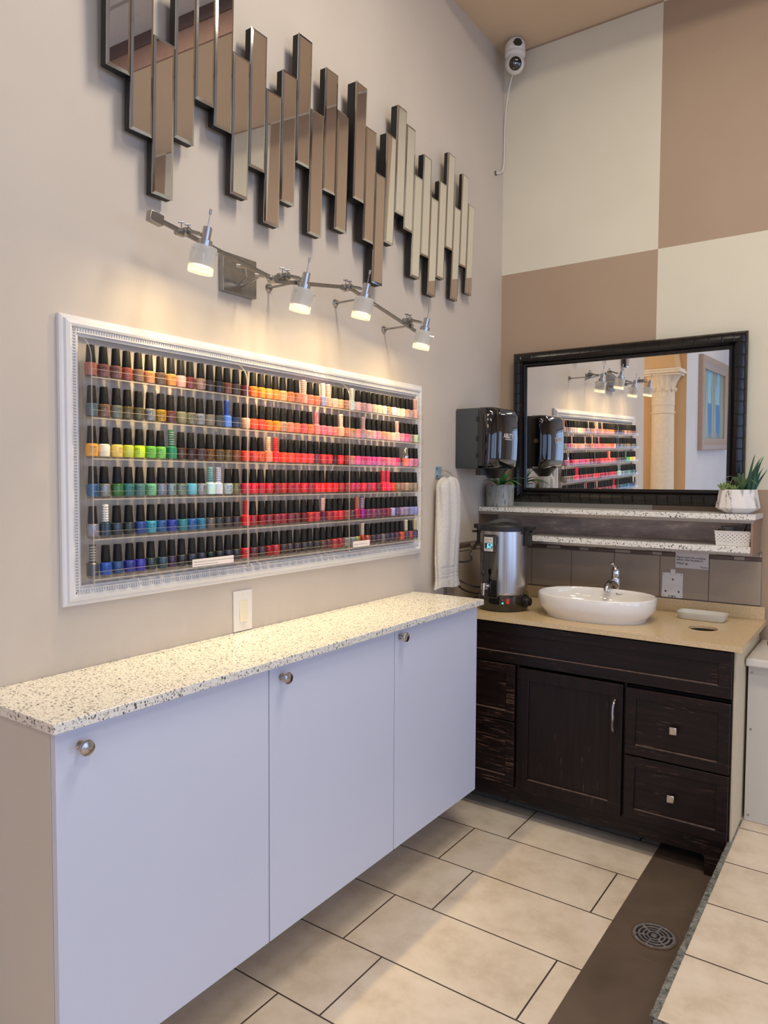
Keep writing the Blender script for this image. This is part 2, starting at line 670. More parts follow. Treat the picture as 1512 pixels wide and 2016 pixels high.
struct('wall_alcove', b, M_PEACH)
b = MB(); b.box(-2.25, -2.2, YF, YB, 0, ZT)
struct('wall_side_room', b, M_TAN)
b = MB(); b.box(-.62, 0.0, -.855, .69, 2.85, ZT)
struct('wall_beam', b, M_WHITEWALL)
# wall with the shop windows
b = MB()
b.box(XR, XR + .12, YF, YB, 0, .4); b.box(XR, XR + .12, YF, YB, 2.3, ZT)
ys = [YF] + [y for w in WIN_R for y in w] + [YB]
for i in range(0, len(ys), 2):
    b.box(XR, XR + .12, ys[i], ys[i + 1], .4, 2.3)
struct('wall_right', b, M_TAN)
for k, (ya, yb) in enumerate(WIN_R):
    b = MB()
    for y in (ya, ya + (yb - ya) / 3, ya + 2 * (yb - ya) / 3, yb - .04):
        b.box(XR + .03, XR + .07, y, y + .04, .4, 2.3)
    b.box(XR + .03, XR + .07, ya, yb, .4, .44); b.box(XR + .03, XR + .07, ya, yb, 2.26, 2.3)
    struct('window_%d' % (k + 1), b, M_DARKMETAL)
b = MB()
b.box(-2.2, 1.3, YF - .1, YF, 0, ZT); b.box(3.5, XR, YF - .1, YF, 0, ZT); b.box(1.3, 3.5, YF - .1, YF, 2.65, ZT)
struct('wall_front', b, M_WHITEWALL)
b = MB()
for x in (1.3, 2.38, 3.44): b.box(x, x + .06, YF - .06, YF, 0, 2.65)
b.box(1.3, 3.5, YF - .06, YF, 2.59, 2.65)
struct('door_1', b, M_DARKMETAL)
for (x, y, p) in LP:
    t = thing('ceiling_light', 'long white recessed ceiling light panel %s' % {1.8: 'nearest the checkered wall', .4: 'over the middle of the salon', -1.6: 'beside the framed painting', -2.4: 'nearest the shop door'}[y], 'ceiling light', (x, y, ZT), 'ceiling light panels')
    b = MB()
    for s0 in ((-.58, .58, -.17, -.14), (-.58, .58, .14, .17), (-.58, -.55, -.14, .14), (.55, .58, -.14, .14)):
        b.box(x + s0[0], x + s0[1], y + s0[2], y + s0[3], ZT - .02, ZT)
    obj('frame', b, M_WHITEPAINT, t)
    b = MB(); b.box(x - .55, x + .55, y - .14, y + .14, ZT - .008, ZT - .002)
    obj('diffuser', b, M_PANELGLOW, t)

# warm bulb hanging in the side room past the column
t = thing('pendant_lamp', 'small bare warm bulb hanging in the side room beyond the column', 'lamp', (-1.3, .35, 2.3))
b = MB(); b.cyl((-1.3, .35, 2.36), (-1.3, .35, ZT), .004, n=8)
obj('cord', b, M_BLACKPL, t)
b = MB(); b.ball((-1.3, .35, 2.31), .045)
obj('bulb', b, emit('warm_bulb', (255, 214, 150), 6), t)
pl_ = bpy.data.lights.new('pendant_light', 'POINT')
pl_.energy, pl_.color, pl_.shadow_soft_size = 34, (1, .72, .40), .06
po = bpy.data.objects.new('pendant_light', pl_)
po.location = (-1.3, .35, 2.22)
COL.objects.link(po)

# platform edge strip
b = MB()
n = 60
pts = []
for i in range(n + 1):
    y = 1.823 + (3.12 - 1.823) * i / n
    pts.append((1.250 + random.uniform(-.0015, .0015), y))
rings = [[(x, y, .02), (1.268, y, .02), (1.268, y, .1515), (x, y, .1515)] for x, y in pts]
b.loft(rings)
b.box(1.262, 2.6, 1.808, 1.823, .02, .1515)
s_ = N('worn_grey_edge_metal')
s_.base(s_.ramp(s_.noise(70, 5, rough=.8), [(.35, srgb((60, 60, 58))), (.55, srgb((140, 142, 136))), (.7, srgb((168, 170, 162)))]))
s_.set(Roughness=.5, Metallic=.2)
struct('trim_1', b, s_.mat)
b = MB(); b.box(0, .012, 2.66, 3.5, 0, .09)
struct('baseboard_left', b, M_MOSAIC)

# backsplash tiles
b = MB()
xs = [.0, .195, .408, .623, .837, 1.050, 1.262]
b.box(0, 1.262, 3.494, 3.5, .90, 1.19, 1)
for x0, x1 in zip(xs, xs[1:]):
    b.box(x0 + .0015, x1 - .0015, 3.490, 3.4985, .955, 1.146, 0)
x = .0
i = 0
while x < 1.255:
    w = (.10, .045, .13, .075)[i % 4]
    x2 = min(x + w, 1.262)
    b.box(x + .001, x2 - .001, 3.489, 3.4985, 1.150, 1.163, 2 if i % 2 == 0 else 0)
    x, i = x2, i + 1
x, i = 0, 0
while x < 1.255:
    w = (.06, .11, .05, .14)[i % 4]
    x2 = min(x + w, 1.262)
    b.box(x + .001, x2 - .001, 3.489, 3.4985, 1.166, 1.181, 0 if i % 3 else 2)
    x, i = x2, i + 1
struct('trim_2', b, [M_TILE, M_GROUT, M_MOSAIC], bevel=.0008)
b = MB()
b.box(0, .006, 2.93, 3.49, .90, 1.19, 1)
for y0, y1 in ((2.93, 3.06), (3.0615, 3.2735), (3.275, 3.487)):
    b.box(.0015, .010, y0, y1, .906, 1.146, 0)
y, i = 2.93, 0
while y < 3.48:
    w = (.07, .05, .12, .06)[i % 4]
    y2 = min(y + w, 3.489)
    b.box(.0015, .011, y + .001, y2 - .001, 1.150, 1.163, 2 if i % 2 else 0)
    b.box(.0015, .011, y + .001, y2 - .001, 1.166, 1.181, 0 if i % 2 else 2)
    y, i = y2, i + 1
b.box(0, .012, 2.922, 2.93, .90, 1.185, 3)
struct('trim_3', b, [M_TILE, M_GROUT, M_MOSAIC, M_METALTRIM], bevel=.0008)

# ---------------------------------------------------------------- slatted wall mirrors
ZB = [2.543, 2.412, 2.270, 2.444, 2.578, 2.532, 2.360, 2.466, 2.315, 2.405, 2.552, 2.340, 2.508, 2.395]
LEAN = .034


def slat_mirror(y0, pitch, dz, label, yaw=0.0):
    t = thing('slatted_wall_mirror', label, 'wall mirror', (0.0, y0, 2.25 + dz), 'slatted mirrors above the polish racks')
    for k, zb in enumerate(ZB):
        z0 = zb + dz
        z1 = z0 + .413
        ya = y0 + k * pitch
        yb = ya + .0688
        X = lambda z, d: .038 + (z - 2.25) * LEAN + d
        YW = lambda y: yaw * (y0 + 7 * pitch - y)
        b = MB()
        # glass: flat face with a bevelled rim
        bw = .0075
        o4 = [(X(z, .000) + YW(y), y, z) for y, z in ((ya, z0), (yb, z0), (yb, z1), (ya, z1))]
        e4 = [(X(z, .0025) + YW(y), y, z) for y, z in ((ya, z0), (yb, z0), (yb, z1), (ya, z1))]
        i4 = [(X(z, .0048) + YW(y), y, z) for y, z in ((ya + bw, z0 + bw), (yb - bw, z0 + bw), (yb - bw, z1 - bw), (ya + bw, z1 - bw))]
        v = o4 + e4 + i4
        f = [(8, 9, 10, 11)]
        b.add(v, f, 0)
        f2 = []
        for i in range(4):
            j = (i + 1) % 4
            f2 += [(i, j, 4 + j, 4 + i), (4 + i, 4 + j, 8 + j, 8 + i)]
        b.add(v, f2, 1)
        sl = obj('mirror_slat', b, [M_SMIRROR, M_BEVELM], t, angle=1, fix=False)
        b = MB()
        q = .0015
        rings = []
        for z in (z0 + q, z1 - q):
            rings.append([(max(.004, X(z, -.0240)), ya + q, z), (X(z, -.0004) + YW(ya), ya + q, z), (X(z, -.0004) + YW(yb), yb - q, z), (max(.004, X(z, -.0240)), yb - q, z)])
        b.loft(rings)
        obj('backing', b, M_BACKING, sl, angle=20)
    # hanging battens that join the slats and reach the wall
    b = MB()
    for zz in (2.60, 2.66):
        b.box(.0005, .0315, y0 + .02, y0 + 14 * pitch - .02, zz + dz - .008, zz + dz + .008)
    obj('batten', b, M_BACKING, t)


slat_mirror(1.1235, .0708, 0, 'wall mirror of staggered upright mirrored slats, the nearer one, above the left lamps')
slat_mirror(2.1285, .0699, -.0165, 'wall mirror of staggered upright mirrored slats, the farther one, toward the room corner', .028)


# ---------------------------------------------------------------- mitred frames
def sweep_frame(b, org, u, v, w, Wd, Ht, prof, m=0, nodes=None):
    """prof: list of (inset, height). nodes(L)->list of (pos along side, list of height factors or None)"""
    org, u, v, w = Vector(org), Vector(u), Vector(v), Vector(w)
    corners = [(0, 0), (Wd, 0), (Wd, Ht), (0, Ht)]
    dirs = [((1, 0), (0, 1)), ((0, 1), (-1, 0)), ((-1, 0), (0, -1)), ((0, -1), (1, 0))]
    for (cx, cy), (d, nn) in zip(corners, dirs):
        L = Wd if d[0] else Ht
        st = nodes(L) if nodes else [(0, None), (L, None)]
        rings = []
        for s_, fac in st:
            ring = []
            for i, (ins, h) in enumerate(prof):
                a = min(max(s_, ins), L - ins)
                hh = h * (fac[i] if fac else 1)
                px = cx + d[0] * a + nn[0] * ins
                py = cy + d[1] * a + nn[1] * ins
                ring.append(org + u * px + v * py + w * hh)
            rings.append(ring)
        b.loft(rings, m)


# white moulded frame round the polish racks
t = thing('display_frame', 'large white moulded frame around the nail polish racks on the left wall', 'frame', (0, 1.85, 1.17))
PF = [(0, 0), (0, .011), (.004, .014), (.010, .015), (.013, .021), (.022, .0245), (.028, .0225), (.030, .0185), (.0385, .0165), (.0395, .019), (.0425, .019), (.044, .0145), (.050, .0125), (.050, 0)]


def beads(L):
    out = [(0, None)]
    n = int(L / .0075)
    for i in range(n):
        s0 = L * (i + .25) / n
        s1 = L * (i + .62) / n
        f = [1] * len(PF)
        f[8] = 1.13; f[7] = 1.05
        g = [1] * len(PF)
        g[8] = .86; g[7] = .92
        out += [(s0, g), (s0 + .0004, f), (s1, f), (s1 + .0004, g)]
    out.append((L, None))
    return out


b = MB()
sweep_frame(b, (0.0005, 1.008, 1.172), (0, 1, 0), (0, 0, 1), (1, 0, 0), 1.688, .733, PF, nodes=beads)
obj('moulding', b, M_WHITEPAINT, t, angle=25)

# ---------------------------------------------------------------- acrylic racks
SHZ = [1.7515 - .1022 * i for i in range(6)]


def rack(y0, y1, label, sheet=None):
    t = thing('acrylic_rack', label, 'rack', (0.0, y0, 1.226), 'clear acrylic nail polish racks')
    for yy in (y0, y1 - .0028):
        b = MB()
        poly = [(.0015, 1.226), (.0665, 1.226), (.0665, 1.795)]
        for k in range(1, 9):
            a = pi / 2 * k / 8
            poly.append((.0015 + .065 * cos(a), 1.795 + .062 * sin(a)))
        n = len(poly)
        f = [tuple(range(n)), tuple(range(2 * n - 1, n - 1, -1))]
        v = [(x, yy, z) for x, z in poly] + [(x, yy + .0028, z) for x, z in poly]
        b.add(v, f, 0)
        b.add(v, [(i, (i + 1) % n, n + (i + 1) % n, n + i) for i in range(n)], 1)
        obj('side_panel', b, [M_ACRYL, M_AEDGE], t, fix=False)
    for z in SHZ:
        b = MB()
        x0, x1, ya, yb = .003, .0655, y0 + .003, y1 - .003
        b.box(x0, x1, ya, yb, z - .0032, z - .0002, 0)
        b.box(x1 - .0022, x1, ya, yb, z - .0002, z + .0185, 0)
        # bright sawn edges
        b.box(x1, x1 + .0006, ya, yb, z - .0032, z - .0002, 1)
        b.box(x1 - .0022, x1, ya, yb, z + .0185, z + .0190, 1)
        obj('shelf', b, [M_ACRYL, M_AEDGE], t, fix=False)
    return t


R1, R2, R3 = (1.0590, 1.5932), (1.5936, 2.1100), (2.1104, 2.6290)
rk1 = rack(*R1, 'leftmost clear acrylic rack, six shelves of brown, yellow, green and blue polishes')
rk2 = rack(*R2, 'middle clear acrylic rack, six shelves of orange and red polishes')
rk3 = rack(*R3, 'rightmost clear acrylic rack, six shelves of pale pink to purple polishes')


# printed strips stuck on the racks' bottom lips
def strip(ya, yb, label, lines, size):
    z0, z1 = 1.2415, 1.2635
    b = MB()
    b.box(.0666, .0674, ya, yb, z0, z1, 0)
    for k, ln in enumerate(lines):
        zz = (z1 - .0095 - k * .008) if len(lines) > 1 else (z0 + .009)
        put_text(b, ln, size, (.0676, ya + .006, zz), (0, 1, 0), (0, 0, 1), 1, align='LEFT')
    o = obj('notice_strip', b, [M_PAPER, M_INK], loc=(.067, (ya + yb) / 2, z0), fix=False)
    tag(o, label, 'notice')


strip(1.373, 1.532, 'long white printed notice strip on the bottom shelf of the leftmost rack', ['Please read carefully know the polish may have to charge extra if you take. Thank you!', 'Dip, Gel after work and shop may ask you to stay'], .0044)
strip(2.133, 2.238, 'short white printed notice strip on the bottom shelf of the rightmost rack', ['All polishes are on display please ask for help'], .0044)

# ---------------------------------------------------------------- bottles
# body meshes (shared), origin at the bottle's base
def bottle_body():
    b = MB()
    b.lathe([(.0128, .0), (.0138, .0012), (.0142, .0055)], n=28, m=1)
    b.lathe([(.0140, .0056), (.0150, .012), (.0155, .022), (.0157, .031), (.0152, .0352), (.0128, .0375), (.0105, .0382), (.0100, .0395)], n=28, m=0)
    return b.mesh('polish_bottle')


def cap_mesh():
    b = MB()
    b.lathe([(.0118, .0385), (.0122, .0395), (.0119, .046), (.0098, .0805), (.0090, .0822), (.004, .0826)], n=26)
    return b.mesh('bottle_cap')


def gel_body():
    b = MB()
    pr = []
    for r, z in [(.0118, 0), (.0132, .0012), (.0136, .006)]:
        pr.append((r, z))
    def ring(r, z, n=28, p=3.2):
        out = []
        for i in range(n):
            a = 2 * pi * i / n
            c, s_ = cos(a), sin(a)
            k = (abs(c) ** p + abs(s_) ** p) ** (-1 / p)
            out.append((r * k * c, r * k * s_, z))
        return out
    b.loft([ring(r, z) for r, z in pr], 1)
    b.loft([ring(r, z) for r, z in [(.0136, .0061), (.0138, .030), (.0134, .0365), (.0100, .0402), (.0078, .0412)]], 0)
    return b.mesh('gel_bottle')


def gel_cap():
    b = MB()
    b.lathe([(.0078, .0415), (.0086, .0425), (.0084, .0845), (.0074, .0862), (.003, .0866)], n=22)
    return b.mesh('gel_bottle_cap')


def wrap(body, size, r, z, r2=None, z2=None, a0=0.0, bold=.0):
    vv, ff = text_verts(body, size, align='CENTER', bold=bold)
    out = []
    for x, y, _ in vv:
        rr = r + .00025
        a = a0 + x / rr
        out.append((rr * cos(a), rr * sin(a), z + y))
    return out, ff


def lettering_mesh():
    b = MB()
    for body, size, z in (('O\u00b7P\u00b7I', .0085, .0245), ('NAIL LACQUER', .0028, .0205), ('VERNIS \u00c0 ONGLES', .0022, .0172), ('15 ml - 0.5 Fl. Oz.', .0018, .0145)):
        v, f = wrap(body, size, .0157, z)
        b.add(v, f)
    return b.mesh('lettering', fix=False)


def bands_mesh():
    b = MB()
    for k in range(6):
        v, f = wrap('GEL POLISH GEL POLISH', .0040, .0086, .0452 + k * .0066, bold=.00008)
        b.add(v, f)
    return b.mesh('cap_lettering', fix=False)


ME_BODY, ME_CAP, ME_GBODY, ME_GCAP, ME_TXT, ME_BAND = bottle_body(), cap_mesh(), gel_body(), gel_cap(), lettering_mesh(), bands_mesh()
for me in (ME_BODY, ME_GBODY):
    me.materials.append(M_POLISH); me.materials.append(M_BASEGLASS)
ME_CAP.materials.append(M_CAP)
ME_GCAP.materials.append(M_GELCAP)
ME_TXT.materials.append(M_INK)
ME_BAND.materials.append(M_INK)

# name:rrggbb[:type]   G<cap colour> = gel bottle with a lettered cap, C = silver cap, - = empty place
ROWS = '''
terracotta rose:a8654f,mauve brown:80504a,brownish mauve:7c5048,brick:8e4432,taupe:7c604c,peach:cc8a5c,smoky taupe:5c4a3e,caramel:c08448,pale mauve pink:c8989a,dark wine:66282c,mauve grey:8e7470,blackish brown:2c2226,black:1c1a1e,chestnut brown:7c4a38,charcoal brown:423834;plum glitter*:703048,orange:fc8028,bright orange:ff8c28,apricot:f08c48,tangerine:f47c30,peach nude:e8a47c,tan peach:d88456,tan brown:c0825e,pink gel:f8a096:Gf0c0b4,coral pink:f8826e,coral:fa7858,lavender metallic gel*:9ca0c4:Gf0e4d4,salmon gel:fa9480:Gf0b4a8,powder pink:e4b4ac,pale peach:e8a07a;dusty mauve pink:c09694,silver gel*:d4dedd:Geceadc,pale pink:ecbcbc,light mauve:c49c9c,soft pink:e8b4b8,nude beige:d8c0aa,cream:eedeb8,greyish white:ccd0c6,gold beige*:c8a482,lilac pink:ecbcd0,grey beige:ccc8b4,ivory:e6e6c8,warm peach:e8ac98,taupe beige:bca898,pale pink gel:f4bcb0:Gecb0a4
steel teal:4a6068,copper beige*:96705a,sage silver*:828878,bronze*:6e6446,olive bronze*:686242,silver glitter*:989896,gold*:b89434,maroon:5c2a26,olive grey:7a7a60,speckled silver*:848474,blue grey:7e8494,warm grey:74726a,dark grey:484c50,periwinkle blue gel:5a86dc:G3c5cb8,navy glitter*:485068;pale beige:e6bca4,orange red:fc5a34,coral red:fa5638,tangerine:f87818,vivid orange:ff8608,nude mauve:b48e7e,salmon:ee806c,rosy tan:da7054,pink coral:f26066,peach orange:f48448,pink gel:fc8488:Gf0909c,bubblegum pink:fc7c92,candy pink:fc7e90,salmon pink:fc7e74,peach gel:f0a890:Gf0d0c4;rose tan:d88e74,tan:b48864,rose pink:e48884,silver pink gel*:c09898:Gcca8ac,nude:d8b09c,pale rose:e0a6a6,pink:f48a9c,tan peach:ce9878,peach:e89c84,pale peach:f0b8a4,rose pink gel:e4a29e:Ge8b4b0,mauve pink:c87e92,hot pink:fa5c98,taupe:a67e78,mint green:c0d8b6
amber yellow:e8a828,cream white:eeead2,butter yellow:eed06a,chartreuse:c2cc40,lime:ccea1e,leaf green:70bc3e,light green:78c452,teal green gel:0e8460:G0c6444,brown shimmer*:5e463c,dark plum brown*:4a3232,plum:462e38,copper brown*:7c5634,bronze*:6e5a3e,antique bronze*:74603e,copper*:8e5838;orange red:f24628,coral red:e8523e,burnt orange:da6028,peach gel:ff8260:Gf4c0a0,bright red gel:ff1e1a:Ge83830,bright orange red:f84812,vermilion:f84c2c,red coral:ee3234,light red:f24040,watermelon red:f84242,plum:7c2242,crimson:de3238,cherry red:e0182a,dark wine*:5c121e,bright red:f4121e;brick rose:a23c3c,rose nude:ce7a70,hot pink:e84a8c,magenta pink:c43a74,deep pink:e84c8e,orchid pink:cc3c90,mid pink:e05a98,rose:da6684,light coral pink:e47a88,bright pink:fc6e8e,fuchsia:e01e6e,-,coral:f67a62:C,lilac pink:cc82a0,mauve pink:c678a0
blue glitter*:3c6e96,silver glitter*:989c9c,green glitter*:4c8046,teal:307c78,muted teal:548280,seafoam green:78bc92,lilac silver*:8c90a4,silver aqua*:8ca0a4,sage grey*:869686,sky blue:64b4d0,silver*:9a9a9e,pale aqua gel:b4dae2:G6c9ca8,pale lavender gel:ccd0e2:Gb0b4d4,icy white*:b8c6ca,olive gold*:827c5c;hot magenta:da1c52,red pink:e61a38,crimson:ce1434,deep red:d21e2e,dark red:961420,red orange:c01a1e,cherry red:aa1022,dark crimson:be1030,bright crimson:d81434,plum red:a4283c,scarlet:ee161e,bright red:f81416,vivid scarlet:fa1a18,vivid red:fc1010,brick red:b42424;brick rose:b43c3c,raspberry:ca1e5c,berry:be2450,ruby red:e21e34,rose berry:b02e52,cerise:e41648,dark red:8c1a28,neon red gel:f80a3c:Ge83048,neon pink gel:f80a54:Ge83058,orange red:f44c28,taupe:967e66,rose taupe:aa7a6a,sand:bca28a,khaki:96826e,greige:9c8874
silver lavender*:9898a6,dark teal gel:143848:Ge8e8e8,slate teal:263846,blackish green:122620,royal blue:184698,turquoise:3ca2bc,denim blue:1e5c98,cobalt blue:1e32a2,teal:147a84,azure blue:1860a8,cerulean blue:14749a,pewter glitter*:706a64,dark glitter*:48484422,aubergine:2c1822,dark wine:34121e;red gel:e00e1c:Gc83038,dark red:980e1c,ruby*:a61422,brick:7e1a1e,dark crimson:920a22,wine red:9c0a2e,maroon:741828,brown red:6a1e18,garnet*:781418,red coral:c22824,rose red:b62234,purple metallic gel*:641e3e:Gd0a8b0,rosy silver*:b43e40,deep red:c00e28,bright red:d01226;dusty rose:a25a5c,wine:5c1a22,rosy gel*:bc3248:Gb06050,violet gel*:a62e98:G584878,plum:7a2458,mauve plum:8e3860,purple mauve:6e3254,berry plum:7e244c,dark berry:881e3e,pale lavender:b0aedc,dusky purple:64507e,lilac:a68eb0,grey lilac:a698bc,periwinkle:8c94cc,bluish lilac:8c92d0
charcoal gel:323438:G484848,bright blue:145ab8,denim blue:1e4c7e,ultramarine:283298,violet blue:2e2aa2,forest green:18322c,teal slate:244656,purple grey*:4c3c56,midnight:14161e,navy:14142e,deep navy:161638,dark green*:18321e,espresso black:181416,midnight blue:141434,jet black:181618;strawberry red:d01034,dark wine:5c1420,dark plum:341424,red gold*:a4141a,dull red:a61a24,brownish black:3e241e,blackish plum:341a24,dark maroon:2e141e,plum black:281018,warm black:1e1414,dark brown:38281e,brown:563424,maroon:66181e,rose shimmer*:be5248,ruby red:980a24;silver*:a6a6a0,pewter:828892,olive gold*:a6a25c,copper glitter gel*:a64628:Gb8b0ac,reddish brown:98362e,dark plum:3e2434,plum:3e1e34,silver grey*:7e7478,dark violet:322442,deep purple:42243e,wine:561e34,orange:cc560e,dark wine gel:3e1424:Gc8c4bc,dusky rose:964252,mauve gel*:563e4c:Gbcb08c
'''.strip().split('\n')
SHELF = ['top shelf', 'second shelf', 'third shelf', 'fourth shelf', 'fifth shelf', 'bottom shelf']
RACK = ['left rack', 'middle rack', 'right rack']
ORD = 'first second third fourth fifth sixth seventh eighth ninth tenth eleventh twelfth thirteenth fourteenth fifteenth'.split()


def copy_part(src, root):
    c = src.copy()
    COL.objects.link(c)
    c.parent = root
    return c


def proto(name, parts):
    return name, parts


def make_bottle(loc, gel):
    t = thing('gel_polish_bottle' if gel else 'nail_polish_bottle', 'x', 'polish bottle', loc)
    out = [t]
    for nm, me in ((('bottle', ME_GBODY), ('cap', ME_GCAP), ('lettering', ME_BAND)) if gel else (('bottle', ME_BODY), ('cap', ME_CAP), ('lettering', ME_TXT))):
        o = bpy.data.objects.new(nm, me)
        COL.objects.link(o)
        o.parent = t
        out.append(o)
    return out


first = {}
YS = [[1.0785 + .03535 * k for k in range(15)], [1.6120 + .03435 * k for k in range(15)], [2.1285 + .03405 * k for k in range(15)]]
for r, line in enumerate(ROWS):
    for q, grp in enumerate(line.split(';')):
        for k, ent in enumerate(grp.split(',')):
            if ent == '-': continue
            f = ent.split(':')
            nm, colr = f[0], f[1][:6]
            kind = f[2] if len(f) > 2 else ''
            shim = nm.endswith('*')
            nm = nm.rstrip('*')
            gel = kind.startswith('G')
            loc = (.035 + random.uniform(-.002, .003), YS[q][k] + random.uniform(-.0006, .0006), SHZ[r])
            if gel not in first:
                first[gel] = make_bottle(loc, gel)
                parts = first[gel]
            else:
                src = first[gel]
                root = src[0].copy()
                COL.objects.link(root)
                root.location = loc
                parts = [root] + [copy_part(p, root) for p in src[1:]]
            root, body, cap, let = parts
            root.rotation_euler = (0, 0, R(random.choice([-62, -38, -15, 0, 20, 60, 85, 140])) if not gel else R(random.uniform(-60, 20)))
            cw = 'lettered cap' if gel else ('silver cap' if kind == 'C' else 'black cap')
            tag(root, '%s polish bottle, %s, %s from left on %s of %s' % (nm, cw, ORD[k], SHELF[r], RACK[q]), 'polish bottle', 'nail polish bottles on the %s of the %s' % (SHELF[r], RACK[q]))
            body.color = tuple(c_ ** 1.12 for c_ in srgb(colr)[:3]) + (1,)
            sl = body.material_slots[0]
            sl.link = 'OBJECT'
            sl.material = M_SHIMMER if shim else M_POLISH
            sl = body.material_slots[1]
            sl.link = 'OBJECT'
            sl.material = M_BASEGLASS
            if gel:
                cap.color = srgb(kind[1:])
                cap['label'] = 'slim cap printed with rows of small lettering'
                dark = sum(srgb(kind[1:])[:3]) < .55
                let.material_slots[0].link = 'OBJECT'
                let.material_slots[0].material = M_PAPER if dark else M_INK
            elif kind == 'C':
                cap.material_slots[0].link = 'OBJECT'
                cap.material_slots[0].material = M_CHROME

# ---------------------------------------------------------------- track light
t = thing('track_light', 'brushed nickel jointed track light with four frosted glass shades on the left wall', 'track light', (0, 1.61, 2.13))
b = MB()
b.box(.0005, .022, 1.538, 1.678, 2.072, 2.190)
obj('wall_plate', b, M_NICKEL, t, bevel=.001)
A0, A1 = Vector((.130, 1.215, 2.166)), Vector((.130, 1.625, 2.113))
B0, B1 = Vector((.126, 1.655, 2.108)), Vector((.126, 1.995, 2.164))
C0, C1 = Vector((.130, 2.030, 2.166)), Vector((.130, 2.485, 2.085))


def flat_bar(b, p0, p1, w=.003, h=.0052):
    d = (p1 - p0).normalized()
    sx = Vector((1, 0, 0))
    up = sx.cross(d).normalized()
    rings = []
    for p in (p0, p1):
        rings.append([p + sx * w + up * h, p - sx * w + up * h, p - sx * w - up * h, p + sx * w - up * h])
    b.loft(rings)


for p0, p1 in ((A0, A1), (B0, B1), (C0, C1)):
    b = MB(); flat_bar(b, p0, p1)
    # channel lips of the rail
    d = (p1 - p0).normalized()
    for k in (-1, 1):
        b.cyl(p0 + Vector((.003, 0, k * .0050)), p1 + Vector((.003, 0, k * .0050)), .0016, n=8)
    obj('rail', b, M_NICKEL, t)
b = MB()
d = (A0 - A1).normalized()
flat_bar(b, A0 + d * .03, A0 - d * .012, .010, .0135)
obj('end_cap', b, M_NICKEL, t, bevel=.002)
for a, c in ((A1, B0), (B1, C0)):
    b = MB()
    mid = (a + c) / 2
    flat_bar(b, a - (a - A0).normalized() * .01, mid, .0045, .0075)
    flat_bar(b, mid, c, .0045, .0075)
    b.cyl(mid - Vector((.012, 0, 0)), mid + Vector((.014, 0, 0)), .0115, n=24)
    obj('hinge_joint', b, M_NICKEL, t, bevel=.0008)
# stand-offs to the wall and arms from the wall plate
for y, z, x1 in ((1.755, 2.128, .126), (2.105, 2.148, .128), (2.418, 2.105, .128)):
    b = MB()
    b.cyl((.001, y, z), (.010, y, z), .0145, .010, n=20)
    b.cyl((.010, y, z), (x1, y, z), .0038, n=12)
    b.cyl((x1 - .012, y, z), (x1 + .012, y, z), .0085, n=16)
    obj('standoff', b, M_NICKEL, t)
for y0, y1, z1 in ((1.60, 1.525, 2.128), (1.615, 1.60, 2.118)):
    b = MB()
    b.tube([(.018, y0, 2.10), (.06, y0 - .002, z1 - .012), (.126, y1, z1)], .0042, n=10)
    b.cyl((.104, y1 - .014, z1 - .002), (.122, y1 + .014, z1 - .002), .006, n=12)
    obj('feed_arm', b, M_NICKEL, t)

